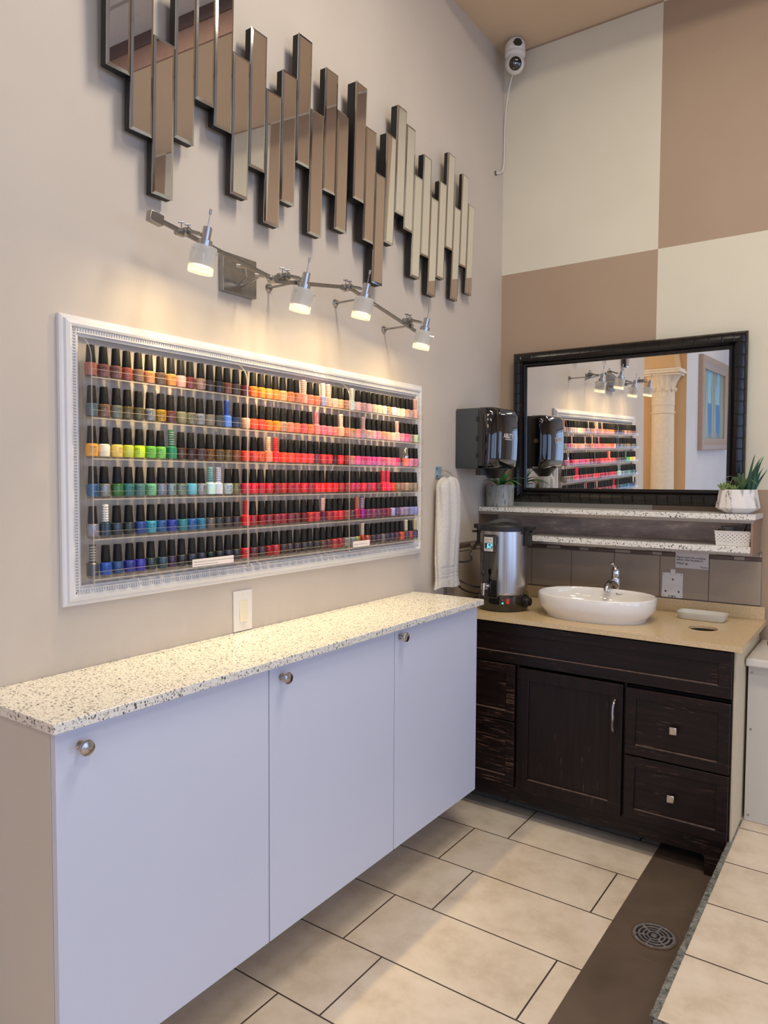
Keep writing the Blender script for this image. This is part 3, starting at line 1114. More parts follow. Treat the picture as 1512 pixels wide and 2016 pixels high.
LAMPS = [(1.302, 2.159, 1.301, 2.040), (1.694, 2.131, 1.694, 2.014), (2.014, 2.167, 2.009, 2.051), (2.402, 2.122, 2.400, 2.005)]
for (yc, zc, yb, zb) in LAMPS:
    h = bpy.data.objects.new('lamp_head', None)
    COL.objects.link(h)
    h.parent = t
    # local frame of the head: bottom of the shade to the tip, leaning out from the wall
    bot = Vector((.190, yb, zb))
    ax = Vector((.035, .008, .160)).normalized()
    e1 = Vector((1, 0, 0)); e1 = (e1 - ax * e1.dot(ax)).normalized()
    e2 = ax.cross(e1)
    MT = Matrix(((e1.x, e2.x, ax.x, bot.x), (e1.y, e2.y, ax.y, bot.y), (e1.z, e2.z, ax.z, bot.z), (0, 0, 0, 1)))

    def L(prof, m=0, n=28, cap=True, b=None):
        b.lathe(prof, n=n, m=m, mat=MT, cap=cap)
    b = MB()
    # clamp ring on the rail and its arm
    b.cyl((.118, yc, zc), (.146, yc, zc), .0115, n=20)
    b.cyl((.126, yc - .026, zc - .004), (.126, yc - .004, zc - .004), .010, n=18)
    b.cyl((.146, yc, zc), (.190, yb + .006, zb + .103), .0055, n=14)
    obj('clamp', b, M_NICKEL, h, bevel=.0006)
    for dy in (-.012, .010):
        b = MB()
        b.cyl((.130, yc + dy, zc + .008), (.132, yc + dy, zc + .022), .0018, n=8)
        b.cyl((.128, yc + dy - .008, zc + .021), (.133, yc + dy + .007, zc + .024), .0024, n=10)
        obj('wing_screw', b, M_NICKEL, h)
    b = MB()
    L([(.0255, .0640), (.0255, .0655)], b=b)
    L([(.0175, .0655), (.0190, .0665), (.0190, .0850), (.0180, .0860)], b=b)
    L([(.0118, .0860), (.0118, .1190), (.0108, .1200)], b=b)
    L([(.0016, .1200), (.0016, .1520)], n=10, b=b)
    L([(.0028, .1520), (.0036, .1525), (.0036, .1650), (.003, .1656)], n=14, b=b)
    obj('socket', b, M_STEELKNOB, h)
    b = MB()
    L([(.0335, 0), (.0335, .0700), (.0318, .0700), (.0318, 0)], b=b, cap=False)
    b.f.append(None); b.f.pop()
    sh = obj('glass_shade', b, M_FROST, h, angle=30)
    for a in (0.6, 2.7, 4.8):
        b = MB()
        p0 = MT @ Vector((.024 * cos(a), .024 * sin(a), .056))
        p1 = MT @ Vector((.0405 * cos(a), .0405 * sin(a), .056))
        b.cyl(p0, p1, .0022, n=8)
        obj('shade_screw', b, M_CHROME, h)
    b = MB()
    L([(.010, .0640), (.012, .045), (.0245, .024), (.0250, .020)], 1, b=b, cap=False)
    b.lathe([(.0245, .0218), (.001, .0220)], n=28, m=0, mat=MT, cap=False)
    obj('bulb', b, [M_BULB, M_STEELKNOB], h, fix=False)
    ld = bpy.data.lights.new('halogen_light', 'AREA')
    ld.shape = 'DISK'
    ld.size = .044
    ld.energy = LAMP_POWER
    ld.color = LAMP_COL
    lo = bpy.data.objects.new('halogen_light', ld)
    COL.objects.link(lo)
    lo.matrix_world = Matrix.Translation(MT @ Vector((0, 0, .0008))) @ MT.to_3x3().to_4x4()
    mw = lo.matrix_world.copy()
    lo.parent = h
    lo.matrix_parent_inverse = Matrix.Identity(4)
    lo.matrix_local = Matrix.Translation(-t.location) @ mw
    ls = bpy.data.lights.new('halogen_beam', 'SPOT')
    ls.energy, ls.color, ls.spot_size, ls.spot_blend, ls.shadow_soft_size = BEAM_POWER, LAMP_COL, R(74), 1.0, .012
    lb_ = bpy.data.objects.new('halogen_beam', ls)
    COL.objects.link(lb_)
    lb_.parent = h
    lb_.matrix_local = Matrix.Translation(-t.location) @ Matrix.Translation(MT @ Vector((0, 0, .0005))) @ MT.to_3x3().to_4x4()

# ---------------------------------------------------------------- white wall cabinets and quartz top
CABS = [(.802, 1.4225, .832, .934, 'nearest the camera'), (1.4255, 2.0400, 1.447, .942, 'in the middle, between two others'), (2.0430, 2.650, 2.047, .950, 'farthest, beside the dark sink vanity')]
for (y0, y1, ky, kz, lab) in CABS:
    t = thing('wall_cabinet', 'white flat-fronted floating wall cabinet %s' % lab, 'cabinet', (0, (y0 + y1) / 2, .2), 'white floating cabinets')
    b = MB(); b.box(.002, .300, y0, y1, .205, .980)
    obj('body', b, M_WHITESIDE, t, bevel=.0006)
    b = MB(); b.box(.302, .320, y0 + .0005, y1 - .0005, .200, .973)
    dr = obj('door', b, M_DAYWHITE, t, bevel=.0008)
    b = MB()
    kyy = ky + .025
    b.lathe([(.010, 0), (.010, .002), (.0055, .004), (.0045, .014), (.008, .019), (.0150, .0225), (.0172, .027), (.0155, .031), (.009, .0335), (.001, .0342)], n=28, mat=frame_mat((.320, kyy, kz), (0, 1, 0), (0, 0, 1)))
    obj('knob', b, M_STEELKNOB, dr)
b = MB(); b.box(.001, .345, .785, 2.662, .9805, 1.003)
o = obj('countertop', b, M_QUARTZ, loc=(.17, 1.72, .9805), bevel=.0015)
tag(o, 'long speckled white quartz countertop on top of the white floating cabinets', 'countertop')

# ---------------------------------------------------------------- light switch
t = thing('light_switch', 'white rocker light switch below the polish display, above the quartz countertop', 'light switch', (0, 1.631, 1.02))
b = MB(); b.box(.0005, .006, 1.590, 1.671, 1.006, 1.137)
pl = obj('plate', b, M_WHITEPLASTIC, t, bevel=.002)
b = MB(); b.add([(.006, 1.614, 1.036), (.006, 1.648, 1.036), (.006, 1.648, 1.106), (.006, 1.614, 1.106), (.0105, 1.614, 1.036), (.0105, 1.648, 1.036), (.0068, 1.648, 1.106), (.0068, 1.614, 1.106)], [(0, 1, 2, 3), (4, 7, 6, 5), (0, 4, 5, 1), (1, 5, 6, 2), (2, 6, 7, 3), (3, 7, 4, 0)])
obj('rocker', b, M_CREAMPLASTIC, t, bevel=.0006)
for z in (1.018, 1.124):
    b = MB(); b.cyl((.006, 1.631, z), (.0072, 1.631, z), .0032, n=14)
    obj('screw', b, M_CREAMPLASTIC, t)

# ---------------------------------------------------------------- dark vanity
VY = 2.89
t = thing('sink_vanity', 'dark espresso wooden sink vanity with scuffed drawers and a centre door', 'vanity', (.63, 3.18, 0))
b = MB()
b.box(.012, 1.255, 2.905, 3.485, .10, .68)
obj('carcass', b, M_WOODV, t)
b = MB(); b.box(1.2555, 1.262, 2.9, 3.48, .0, .874)
obj('side_panel', b, mat('cream_side_panel', (214, 200, 170), .5), t, label='cream coloured side panel')
b = MB()
b.box(.012, 1.255, 2.890, 2.9045, .690, .874)
b.box(.012, 1.255, 2.890, 2.9045, .078, .142)
for x0, x1 in ((.012, .03), (.392, .404), (.860, .870), (1.250, 1.255)):
    b.box(x0, x1, 2.890, 2.9045, .142, .690)
b.box(.03, .392, 2.893, 2.9045, .410, .445); b.box(.87, 1.25, 2.893, 2.9045, .39, .43)
# feet
b.box(1.172, 1.255, 2.890, 2.9045, .0, .078); b.box(.012, .06, 2.89, 2.9045, 0, .078)
obj('face_frame', b, M_WOODH, t, bevel=.001)
# scooped apron brackets beside the foot
b = MB(); b.prism([(1.172, .078), (1.172, .068), (1.168, .074), (1.160, .078)], 'y', 2.891, 2.904)
obj('bracket', b, M_WOODH, t)
# false front with framed recess
def shaker(name, x0, x1, z0, z1, fw, m, mp, thick=.018, yfront=2.871):
    b = MB()
    yb_ = yfront + thick
    b.box(x0, x1, yfront, yb_, z0, z0 + fw); b.box(x0, x1, yfront, yb_, z1 - fw, z1)
    b.box(x0, x0 + fw, yfront, yb_, z0 + fw, z1 - fw); b.box(x1 - fw, x1, yfront, yb_, z0 + fw, z1 - fw)
    d = obj(name, b, m, t, bevel=.0018)
    b = MB(); b.box(x0 + fw - .002, x1 - fw + .002, yfront + .007, yb_ - .001, z0 + fw - .002, z1 - fw + .002)
    obj('panel', b, mp, d)
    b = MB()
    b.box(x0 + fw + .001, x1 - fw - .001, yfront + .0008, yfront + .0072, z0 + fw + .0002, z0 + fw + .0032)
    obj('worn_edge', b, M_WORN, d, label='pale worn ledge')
    return d


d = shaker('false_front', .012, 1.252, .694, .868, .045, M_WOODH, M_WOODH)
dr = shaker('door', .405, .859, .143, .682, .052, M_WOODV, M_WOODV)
b = MB()
b.tube([(.829, 2.868, .617), (.829, 2.850, .607), (.827, 2.846, .575), (.830, 2.842, .550), (.827, 2.846, .520), (.829, 2.850, .496), (.829, 2.868, .487)], lambda s_: .0055, n=10, sm=2)
obj('handle', b, M_STEELKNOB, dr)
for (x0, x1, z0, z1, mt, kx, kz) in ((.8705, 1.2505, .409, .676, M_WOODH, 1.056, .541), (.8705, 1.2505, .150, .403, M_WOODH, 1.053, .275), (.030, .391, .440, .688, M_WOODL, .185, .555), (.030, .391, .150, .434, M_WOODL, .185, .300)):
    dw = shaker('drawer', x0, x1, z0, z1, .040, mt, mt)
    b = MB()
    b.cyl((kx, 2.878, kz), (kx, 2.862, kz), .006, .005, n=14)
    b.box(kx - .014, kx + .014, 2.849, 2.863, kz - .015, kz + .015)
    obj('knob', b, M_STEELKNOB, dw, bevel=.004, seg=3)

# cream stone top with a round hole and an upstand
t = thing('vanity_countertop', 'cream stone countertop with upstand and round cut-out on the dark vanity', 'countertop', (.64, 3.18, .874))
HX, HY, HR = 1.100, 3.136, .056
z0, z1 = .8745, .896
b = MB()
bx = (HX - .07, HX + .07, HY - .07, HY + .07)
b.box(.012, bx[0], 2.860, 3.498, z0, z1); b.box(bx[1], 1.287, 2.860, 3.498, z0, z1)
b.box(bx[0], bx[1], 2.860, bx[2], z0, z1); b.box(bx[0], bx[1], bx[3], 3.498, z0, z1)
NN = 32
outer, inner = [], []
for i in range(NN):
    a = 2 * pi * (i + .5) / NN
    c, s_ = cos(a), sin(a)
    k = .07 / max(abs(c), abs(s_))
    outer.append((HX + k * c, HY + k * s_)); inner.append((HX + HR * c, HY + HR * s_))
# close the corners of the square around the hole
v = [(x, y, z) for z in (z1, .8855) for x, y in outer] + [(x, y, z) for z in (z1, .8855) for x, y in inner]
f = []
for i in range(NN):
    j = (i + 1) % NN
    f += [(i, j, 2 * NN + j, 2 * NN + i), (NN + i, 3 * NN + i, 3 * NN + j, NN + j), (2 * NN + i, 2 * NN + j, 3 * NN + j, 3 * NN + i)]
b.add(v, f)
for sx in (-1, 1):
    for sy in (-1, 1):
        i = min(range(NN), key=lambda q: (outer[q][0] - HX - sx * .07) ** 2 + abs(outer[q][1] - HY - sy * .07) * 10)
        cand = [o_ for o_ in outer if (o_[0] - HX) * sx > 0 and (o_[1] - HY) * sy > 0]
        pa = max(cand, key=lambda o_: (o_[0] - HX) * sx + .001 * (o_[1] - HY) * sy)
        pb = max(cand, key=lambda o_: (o_[1] - HY) * sy + .001 * (o_[0] - HX) * sx)
        b.add([(HX + sx * .07, HY + sy * .07, z1), pa + (z1,), pb + (z1,)], [(0, 1, 2)])
obj('slab', b, M_CREAMSTONE, t, fix=True)
b = MB(); b.box(.012, 1.280, 3.478, 3.4895, .896, .951)
obj('upstand', b, M_CREAMSTONE, t, bevel=.001)

# ---------------------------------------------------------------- basin
t = thing('vessel_sink', 'white oval ceramic vessel basin on the cream stone countertop', 'sink', (.66, 3.12, .896))
BX, BY = .662, 3.115


def oval(ax, ay, z, n=64, p=2.3):
    out = []
    for i in range(n):
        a = 2 * pi * i / n
        c, s_ = cos(a), sin(a)
        k = (abs(c) ** p + abs(s_) ** p) ** (-1 / p)
        out.append((BX + ax * k * c, BY + ay * k * s_, z))
    return out


b = MB()
rings = [oval(.205, .145, .8965), oval(.214, .152, .8965), oval(.216, .154, .903), oval(.222, .160, .912), oval(.244, .178, .938), oval(.250, .184, .952), oval(.2525, .1865, .975), oval(.2525, .1865, .993), oval(.2515, .1855, .997), oval(.2485, .1825, .999), oval(.2455, .1795, .997),
         oval(.244, .178, .985), oval(.240, .174, .960), oval(.222, .158, .930), oval(.16, .11, .912), oval(.05, .035, .907), oval(.022, .022, .906, p=2)]
b.loft(rings)
obj('bowl', b, M_CERAMIC, t, angle=60)
b = MB()
b.lathe([(.021, 0), (.021, .003), (.012, .004), (.001, .003)], c=(BX, BY, .9065), n=24)
obj('drain', b, M_CHROME, t)
b = MB()
put_text(b, 'Royal', .014, (BX + .045, BY + .1795, .972), (-1, 0, 0), (0, 0, 1), 0)
bb = MB(); put_text(bb, 'Royal', .014, (BX + .05, BY + .1735, .974), (1, 0, 0), (0, -.05, 1), 0)
obj('lettering', bb, M_INK, t, fix=False)

# faucet
t = thing('faucet', 'chrome single lever faucet behind the white oval basin', 'faucet', (.66, 3.385, .896))
FX, FY = .664, 3.385
b = MB()
b.lathe([(.026, 0), (.026, .006), (.0215, .012), (.0205, .10), (.022, .118), (.0215, .135)], c=(FX, FY, .896), n=32)
b.ball((FX, FY, 1.034), .0215, sz=.9)
obj('body', b, M_CHROME, t)
b = MB()
P = [(FX, FY - .005, 1.000), (FX, FY - .045, 1.022), (FX, FY - .085, 1.024), (FX - .001, FY - .118, 1.010), (FX - .001, FY - .126, .990)]
b.tube(P, lambda s_: .0175 - .003 * s_, n=18, sm=3)
obj('spout', b, M_CHROME, t)
b = MB()
b.lathe([(.0185, 0), (.0195, .012), (.0185, .030), (.014, .042), (.006, .047), (.001, .048)], c=(FX, FY, 1.046), n=28)
b.tube([(FX, FY, 1.085), (FX - .002, FY - .012, 1.100), (FX - .006, FY - .034, 1.108)], lambda s_: .0085 - .001 * s_, n=12, sm=2)
b.ball((FX - .006, FY - .036, 1.1085), .0100, sx=1.2, sz=.7)
obj('lever', b, M_CHROME, t)

# soap tray
t_ = MB()


def tray_ring(hx, hy, z, c=(1.058, 3.335), ang=R(-1), p=6, n=40):
    out = []
    for i in range(n):
        a = 2 * pi * i / n
        cc, ss = cos(a), sin(a)
        k = (abs(cc) ** p + abs(ss) ** p) ** (-1 / p)
        x, y = hx * k * cc, hy * k * ss
        out.append((c[0] + x * cos(ang) - y * sin(ang), c[1] + x * sin(ang) + y * cos(ang), z))
    return out


t_.loft([tray_ring(.088, .044, .8965), tray_ring(.092, .048, .900), tray_ring(.1, .056, .927), tray_ring(.097, .053, .927), tray_ring(.089, .046, .903), tray_ring(.08, .04, .902)])
o = obj('soap_tray', t_, mat('pale_grey_ceramic', (206, 206, 198), .25), loc=(1.058, 3.335, .8965), angle=50)
tag(o, 'shallow pale grey rectangular dish on the stone countertop, right of the basin', 'tray')

# ---------------------------------------------------------------- water urn
UX, UY, UZ = .240, 3.065, .896
t = thing('water_urn', 'stainless steel water urn with black lid, tap and lit 62 display', 'water urn', (UX, UY, UZ))


def arcpt(r, deg, z):
    return (UX + r * cos(R(deg)), UY + r * sin(R(deg)), z)


b = MB(); b.lathe([(.106, .001), (.114, .006), (.116, .012), (.116, .074), (.112, .079)], c=(UX, UY, UZ), n=64)
obj('base', b, M_GLOSSBLACK, t)
s_ = N('brushed_stainless_steel')
s_.base(s_.ramp(s_.noise(1, 4, s_.mapped((300, 300, 1.2))), [(.3, srgb((168, 162, 158))), (.7, srgb((196, 190, 186)))]))
s_.set(Metallic=1, Roughness=.24, Anisotropic=.5)
b = MB(); b.lathe([(.113, .076), (.114, .078), (.114, .083), (.110, .084), (.110, .366), (.112, .368)], c=(UX, UY, UZ), n=64)
obj('body', b, s_.mat, t)
b = MB(); b.lathe([(.112, .366), (.120, .369), (.121, .388), (.117, .395), (.100, .399), (.06, .402), (.001, .403)], c=(UX, UY, UZ), n=64)
lid = obj('lid', b, M_BLACKPL, t)
b = MB()
pts = [(UX + .085 * cos(R(35)) * s0, UY + .085 * sin(R(35)) * s0, UZ + .398 + .024 * (1 - s0 * s0)) for s0 in [x / 6 for x in range(-6, 7)]]
rings = []
for i, p in enumerate(pts):
    d = Vector((cos(R(35)), sin(R(35)), 0)); sd = Vector((-sin(R(35)), cos(R(35)), 0))
    w = .026
    p = Vector(p)
    rings.append([p + sd * w + Vector((0, 0, -.016)), p + sd * w * .8, p - sd * w * .8, p - sd * w + Vector((0, 0, -.016))])
b.loft(rings)
obj('lid_handle', b, M_BLACKPL, lid, angle=40)
for a in (2, 182):
    b = MB()
    d = Vector((cos(R(a)), sin(R(a)), 0)); sd = Vector((-sin(R(a)), cos(R(a)), 0))
    c = Vector((UX, UY, UZ))

    def blk(r0, r1, hw, zz0, zz1):
        vs = [c + d * r + sd * s0 * hw + Vector((0, 0, z)) for z in (zz0, zz1) for r, s0 in ((r0, -1), (r1, -1), (r1, 1), (r0, 1))]
        b.add(vs, [(0, 3, 2, 1), (4, 5, 6, 7), (0, 1, 5, 4), (1, 2, 6, 5), (2, 3, 7, 6), (3, 0, 4, 7)])
    blk(.108, .130, .024, .300, .385)
    blk(.128, .150, .034, .352, .362)
    blk(.108, .145, .026, .372, .392)
    obj('side_handle', b, M_BLACKPL, t, bevel=.003)


def curved(b, a0, a1, z0, z1, r0, r1, m=0, n=14):
    rings = []
    for i in range(n + 1):
        a = a0 + (a1 - a0) * i / n
        rings.append([arcpt(r0, a, z0), arcpt(r1, a, z0), arcpt(r1, a, z1), arcpt(r0, a, z1)])
    b.loft(rings, m)


PA = -97  # azimuth the control column faces
b = MB()
curved(b, PA - 20, PA + 20, UZ + .063, UZ + .345, .108, .1235)
curved(b, PA - 16, PA + 16, UZ + .270, UZ + .352, .110, .1260)
pan = obj('control_column', b, M_GLOSSBLACK, t, bevel=.004, seg=3)
b = MB(); curved(b, PA - 12.5, PA + 9.5, UZ + .277, UZ + .341, .1262, .1268)
lb = obj('display_label', b, mat('silver_label', (206, 202, 200), .3), pan)
b = MB(); curved(b, PA - 10.5, PA + 8, UZ + .289, UZ + .3140, .1269, .1272)
obj('display_window', b, M_LCD, lb)


def wraptext(b, body, size, deg, z, r, bold=0):
    vv, ff = text_verts(body, size, align='CENTER', bold=bold)
    b.add([arcpt(r, deg + math.degrees(x / r), UZ + z + y) for x, y, _ in vv], ff)


b = MB()
# seven-segment digits 6 and 2
def seg(b, deg, z, on, w=.0098, h=.0190):
    t0 = .0021
    S_ = {'a': (0, h - t0, w, h), 'g': (0, h / 2 - t0 / 2, w, h / 2 + t0 / 2), 'd': (0, 0, w, t0), 'f': (0, h / 2, t0, h), 'b': (w - t0, h / 2, w, h), 'e': (0, 0, t0, h / 2), 'c': (w - t0, 0, w, h / 2)}
    for k in on:
        x0, y0, x1, y1 = S_[k]
        q = [(x0, y0), (x1, y0), (x1, y1), (x0, y1)]
        b.add([arcpt(.1275, deg + math.degrees((x + .12 * y) / .1275), UZ + z + y) for x, y in q], [(0, 1, 2, 3)])


seg(b, PA - 4.2, .2920, 'afgedc')
seg(b, PA + 2.0, .2920, 'abged')
obj('digits', b, M_DIGIT, lb, fix=False)
b = MB()
wraptext(b, 'Excellent Home', .0062, PA - 1.5, .3285, .1270)
wraptext(b, 'Thermal', .0050, PA - 1.5, .3185, .1270)
wraptext(b, 'Temperature\u00b0C', .0056, PA - 1.5, .2815, .1270)
obj('lettering', b, M_INK, lb, fix=False)
# tap
TA = PA - 4
b = MB()
p0 = Vector(arcpt(.122, TA, UZ + .116)); p1 = Vector(arcpt(.152, TA, UZ + .116))
b.cyl(p0, p1, .008, n=18)
b.cyl(p0, p0 + (p1 - p0) * .25, .014, n=22)
b.cyl(p1 + Vector((0, 0, .018)), p1 - Vector((0, 0, .012)), .0125, .010, n=20)
b.cyl(p1 - Vector((0, 0, .012)), p1 - Vector((0, 0, .038)), .0075, .007, n=18)
tp = obj('tap', b, M_CHROME, t)
b = MB()
b.cyl(p1 + Vector((0, 0, .018)), p1 + Vector((0, 0, .055)), .0042, n=12)
b.ball(p1 + Vector((0, 0, .064)), .0135, sx=.8, sy=.8, sz=1.1)
obj('tap_lever', b, M_BLACKPL, tp)
for (a, z, m, r, lab) in ((-66, .042, M_GREENLED, .0032, 'green lit indicator'), (-66, .057, M_REDLED, .0026, 'dim red indicator')):
    b = MB(); b.cyl(arcpt(.115, a, UZ + z), arcpt(.1175, a, UZ + z), r, n=14)
    obj('indicator_light', b, m, t, label=lab)
b = MB()
curved(b, -57.5, -51.5, UZ + .040, UZ + .062, .114, .1195)
obj('rocker_switch', b, M_REDLED, t, bevel=.001, label='red lit rocker switch')
b = MB()
KA = -4
b.cyl(arcpt(.112, KA, UZ + .045), arcpt(.122, KA, UZ + .045), .027, n=32)
b.cyl(arcpt(.122, KA, UZ + .045), arcpt(.139, KA, UZ + .045), .0215, .019, n=28)
b.cyl(arcpt(.139, KA, UZ + .045), arcpt(.1405, KA, UZ + .045), .012, n=20)
obj('dial', b, M_BLACKPL, t)
b = MB()
b.tube([(.13, 3.09, .945), (.06, 3.03, .96), (.045, 2.97, 1.00), (.03, 2.93, 1.05)], .0038, n=8, sm=3)
b.tube([(.03, 2.93, 1.05), (.05, 2.98, 1.02), (.10, 3.02, .99), (.135, 3.06, .985)], .0038, n=8, sm=3)
b.tube([(.02, 2.95, 1.113), (.06, 3.0, 1.105), (.085, 3.03, 1.11), (.088, 3.035, 1.13), (.075, 3.03, 1.14), (.075, 3.05, 1.16), (.095, 3.09, 1.21), (.10, 3.14, 1.26)], .0042, n=8, sm=3)
obj('power_cord', b, M_BLACKPL, t)

# ---------------------------------------------------------------- quartz shelf unit
t = thing('wall_shelf_unit', 'two-tier speckled quartz wall shelf with steel back above the sink', 'shelf', (.63, 3.38, 1.2))
SF = 3.265
b = MB(); b.box(.002, 1.262, SF, 3.489, 1.338, 1.360)
obj('top_board', b, M_QUARTZ, t, bevel=.0015)
b = MB(); b.box(.002, 1.246, SF, 3.489, 1.201, 1.226)
obj('lower_board', b, M_QUARTZ, t, bevel=.0015)
b = MB(); b.box(.002, 1.246, 3.478, 3.488, 1.227, 1.337)
obj('back_panel', b, steel_back(), t)
b = MB(); b.box(.002, .008, SF + .004, 3.478, 1.227, 1.337)
obj('end_panel', b, mat('brown_painted_metal', (126, 104, 88), .5, .3), t)
b = MB(); b.box(1.2465, 1.255, SF + .002, 3.488, 1.190, 1.337)
obj('end_panel', b, mat('tan_painted_metal', (150, 122, 102), .5), t)
b = MB()
b.box(.002, 1.256, SF + .001, SF + .010, 1.324, 1.3375); b.box(.002, 1.246, SF + .010, SF + .20, 1.333, 1.3375)
b.box(.002, 1.246, SF + .001, SF + .010, 1.190, 1.2005); b.box(.002, 1.246, SF + .08, 3.488, 1.186, 1.2005)
obj('metal_trim', b, M_METALTRIM, t, bevel=.0008)
for x in (.22, .56, 1.08):
    b = MB(); b.cyl((x, 3.478, 1.318), (x, 3.474, 1.318), .005, n=14)
    obj('screw', b, M_DARKMETAL, t)

# ---------------------------------------------------------------- framed wall mirror
TILT = R(1.2)
MO = Vector((.096, 3.472, 1.383))
mu, mv = Vector((1, 0, 0)), Vector((0, -sin(TILT), cos(TILT)))
mw = Vector((0, -cos(TILT), -sin(TILT)))
t = thing('framed_mirror', 'landscape wall mirror in dark bamboo-style wooden frame above the quartz shelf', 'mirror', (.64, 3.49, 1.383))
s_ = N('dark_bamboo_lacquer')
s_.base(s_.ramp(s_.noise(14, 6, rough=.7), [(.35, srgb((8, 8, 10))), (.60, srgb((14, 11, 12))), (.74, srgb((58, 34, 22)))]))
s_.set(Roughness=.24)
s_.bump(s_.noise(120, 3), .25, .001)
PB = [(0, -.014), (0, .004), (.006, .016), (.018, .026), (.032, .030), (.044, .026), (.052, .016), (.056, .010), (.060, .013), (.067, .013), (.072, .007), (.074, .002), (.074, -.008)]


def knots(L):
    out = [(0, None)]
    n = round(L / .052)
    for i in range(1, n):
        s0 = L * i / n + random.uniform(-.005, .005)
        up = [1, 1.2, 1.12, 1.07, 1.06, 1.07, 1.1] + [1] * 6
        dn = [1, .8, .92, .96, .965, .95, .92] + [1] * 6
        out += [(s0 - .004, None), (s0 - .0015, up), (s0, up), (s0 + .0004, dn), (s0 + .002, None)]
    out.append((L, None))
    return out


b = MB()
sweep_frame(b, MO, mu, mv, mw, 1.092, .762, PB, nodes=knots)
obj('frame', b, s_.mat, t, angle=28)
b = MB()
q = [MO + mu * x + mv * y for x, y in ((.07, .07), (1.022, .07), (1.022, .692), (.07, .692))]
b.loft([[p - mw * .003 for p in q], [p for p in q]])
obj('mirror_glass', b, M_MIRROR, t)

# ---------------------------------------------------------------- paper towel dispenser on the left wall
t = thing('towel_dispenser', 'black glossy paper towel dispenser mounted on the left wall in the corner', 'towel dispenser', (0, 3.16, 1.55))


def rrect(x0, x1, y0, y1, rr, n=7, only=None):
    """rounded rectangle in xy; rr = radii for corners (x1,y0),(x1,y1),(x0,y1),(x0,y0)"""
    out = []
    cs = [((x1, y0), (-1, 1), rr[0], -90), ((x1, y1), (-1, -1), rr[1], 0), ((x0, y1), (1, -1), rr[2], 90), ((x0, y0), (1, 1), rr[3], 180)]
    for (cx, cy), (sx, sy), r_, a0 in cs:
        ox, oy = cx + sx * r_, cy + sy * r_
        for i in range(n):
            a = R(a0 + 90 * i / (n - 1))
            out.append((ox + r_ * cos(a), oy + r_ * sin(a)))
    return out


DY0, DY1 = 3.020, 3.300
b = MB()
def lay(x0, x1, ins, rr, z):
    return [(x, y, z) for x, y in rrect(x0, x1, DY0 + ins, DY1 - ins, rr)]


b.loft([lay(.001, .118, .006, (.002, .002, .004, .004), 1.551), lay(.001, .118, 0, (.002, .002, .004, .004), 1.560), lay(.001, .118, 0, (.002, .002, .004, .004), 1.822), lay(.001, .116, .006, (.002, .002, .004, .004), 1.833)])
obj('back_case', b, M_GREYPL, t, angle=40)
b = MB()
rf = (.055, .055, .001, .001)
b.loft([lay(.119, .185, .022, (.03, .03, .001, .001), 1.551), lay(.119, .205, .002, rf, 1.562), lay(.119, .212, 0, rf, 1.60), lay(.119, .215, 0, rf, 1.70), lay(.119, .212, 0, rf, 1.80), lay(.119, .203, .004, rf, 1.826), lay(.119, .185, .016, (.04, .04, .001, .001), 1.836)])
cv = obj('front_cover', b, M_GLOSSBLACK, t, angle=50)
b = MB()
put_text(b, 'ABILITY', .030, (.2158, 3.150, 1.695), (0, 1, 0), (0, 0, 1), 0, align='CENTER', bold=.0008)
b.box(.2150, .2158, 3.115, 3.19, 1.687, 1.690)
obj('lettering', b, M_PAPER, cv, fix=False)
b = MB(); b.cyl((.15, DY1 - .004, 1.70), (.15, DY1 + .003, 1.70), .012, n=24)
obj('lock', b, M_STEELKNOB, cv)
for z in (1.61, 1.69, 1.78):
    b = MB(); b.box(.112, .126, DY0 - .003, DY0 + .001, z - .012, z + .012)
    obj('hinge', b, M_BLACKPL, t, bevel=.001)
b = MB()
def ell(cx, cy, rx, ry, z, n=28): return [(cx + rx * cos(2 * pi * i / n), cy + ry * sin(2 * pi * i / n), z) for i in range(n)]
b.loft([ell(.135, 3.16, .070, .085, 1.553), ell(.135, 3.16, .058, .065, 1.538), ell(.135, 3.16, .042, .045, 1.520), ell(.137, 3.16, .030, .032, 1.505), ell(.137, 3.16, .024, .026, 1.504)])
b.box(.105, .135, 3.03, 3.12, 1.518, 1.552)
obj('outlet', b, M_BLACKPL, t, bevel=.002)

# ---------------------------------------------------------------- towel on its hook
t = thing('wall_hook', 'galvanised metal hook plate on the left wall holding the white towel', 'hook', (0, 2.865, 1.53))
b = MB(); b.box(.0005, .003, 2.835, 2.868, 1.500, 1.556); b.box(.0005, .016, 2.868, 2.8705, 1.500, 1.556)
obj('plate', b, mat('zinc_plated_metal', (176, 188, 192), .3, .8, var=.15), t, bevel=.0008)
b = MB()
b.tube([(.004, 2.872, 1.54), (.03, 2.885, 1.54), (.055, 2.893, 1.520), (.060, 2.893, 1.500), (.05, 2.890, 1.490)], .0035, n=10, sm=2)
obj('hook', b, M_NICKEL, t)
for z in (1.512, 1.545):
    b = MB(); b.cyl((.003, 2.848, z), (.0045, 2.848, z), .004, n=12)
    obj('screw', b, M_DARKMETAL, t)


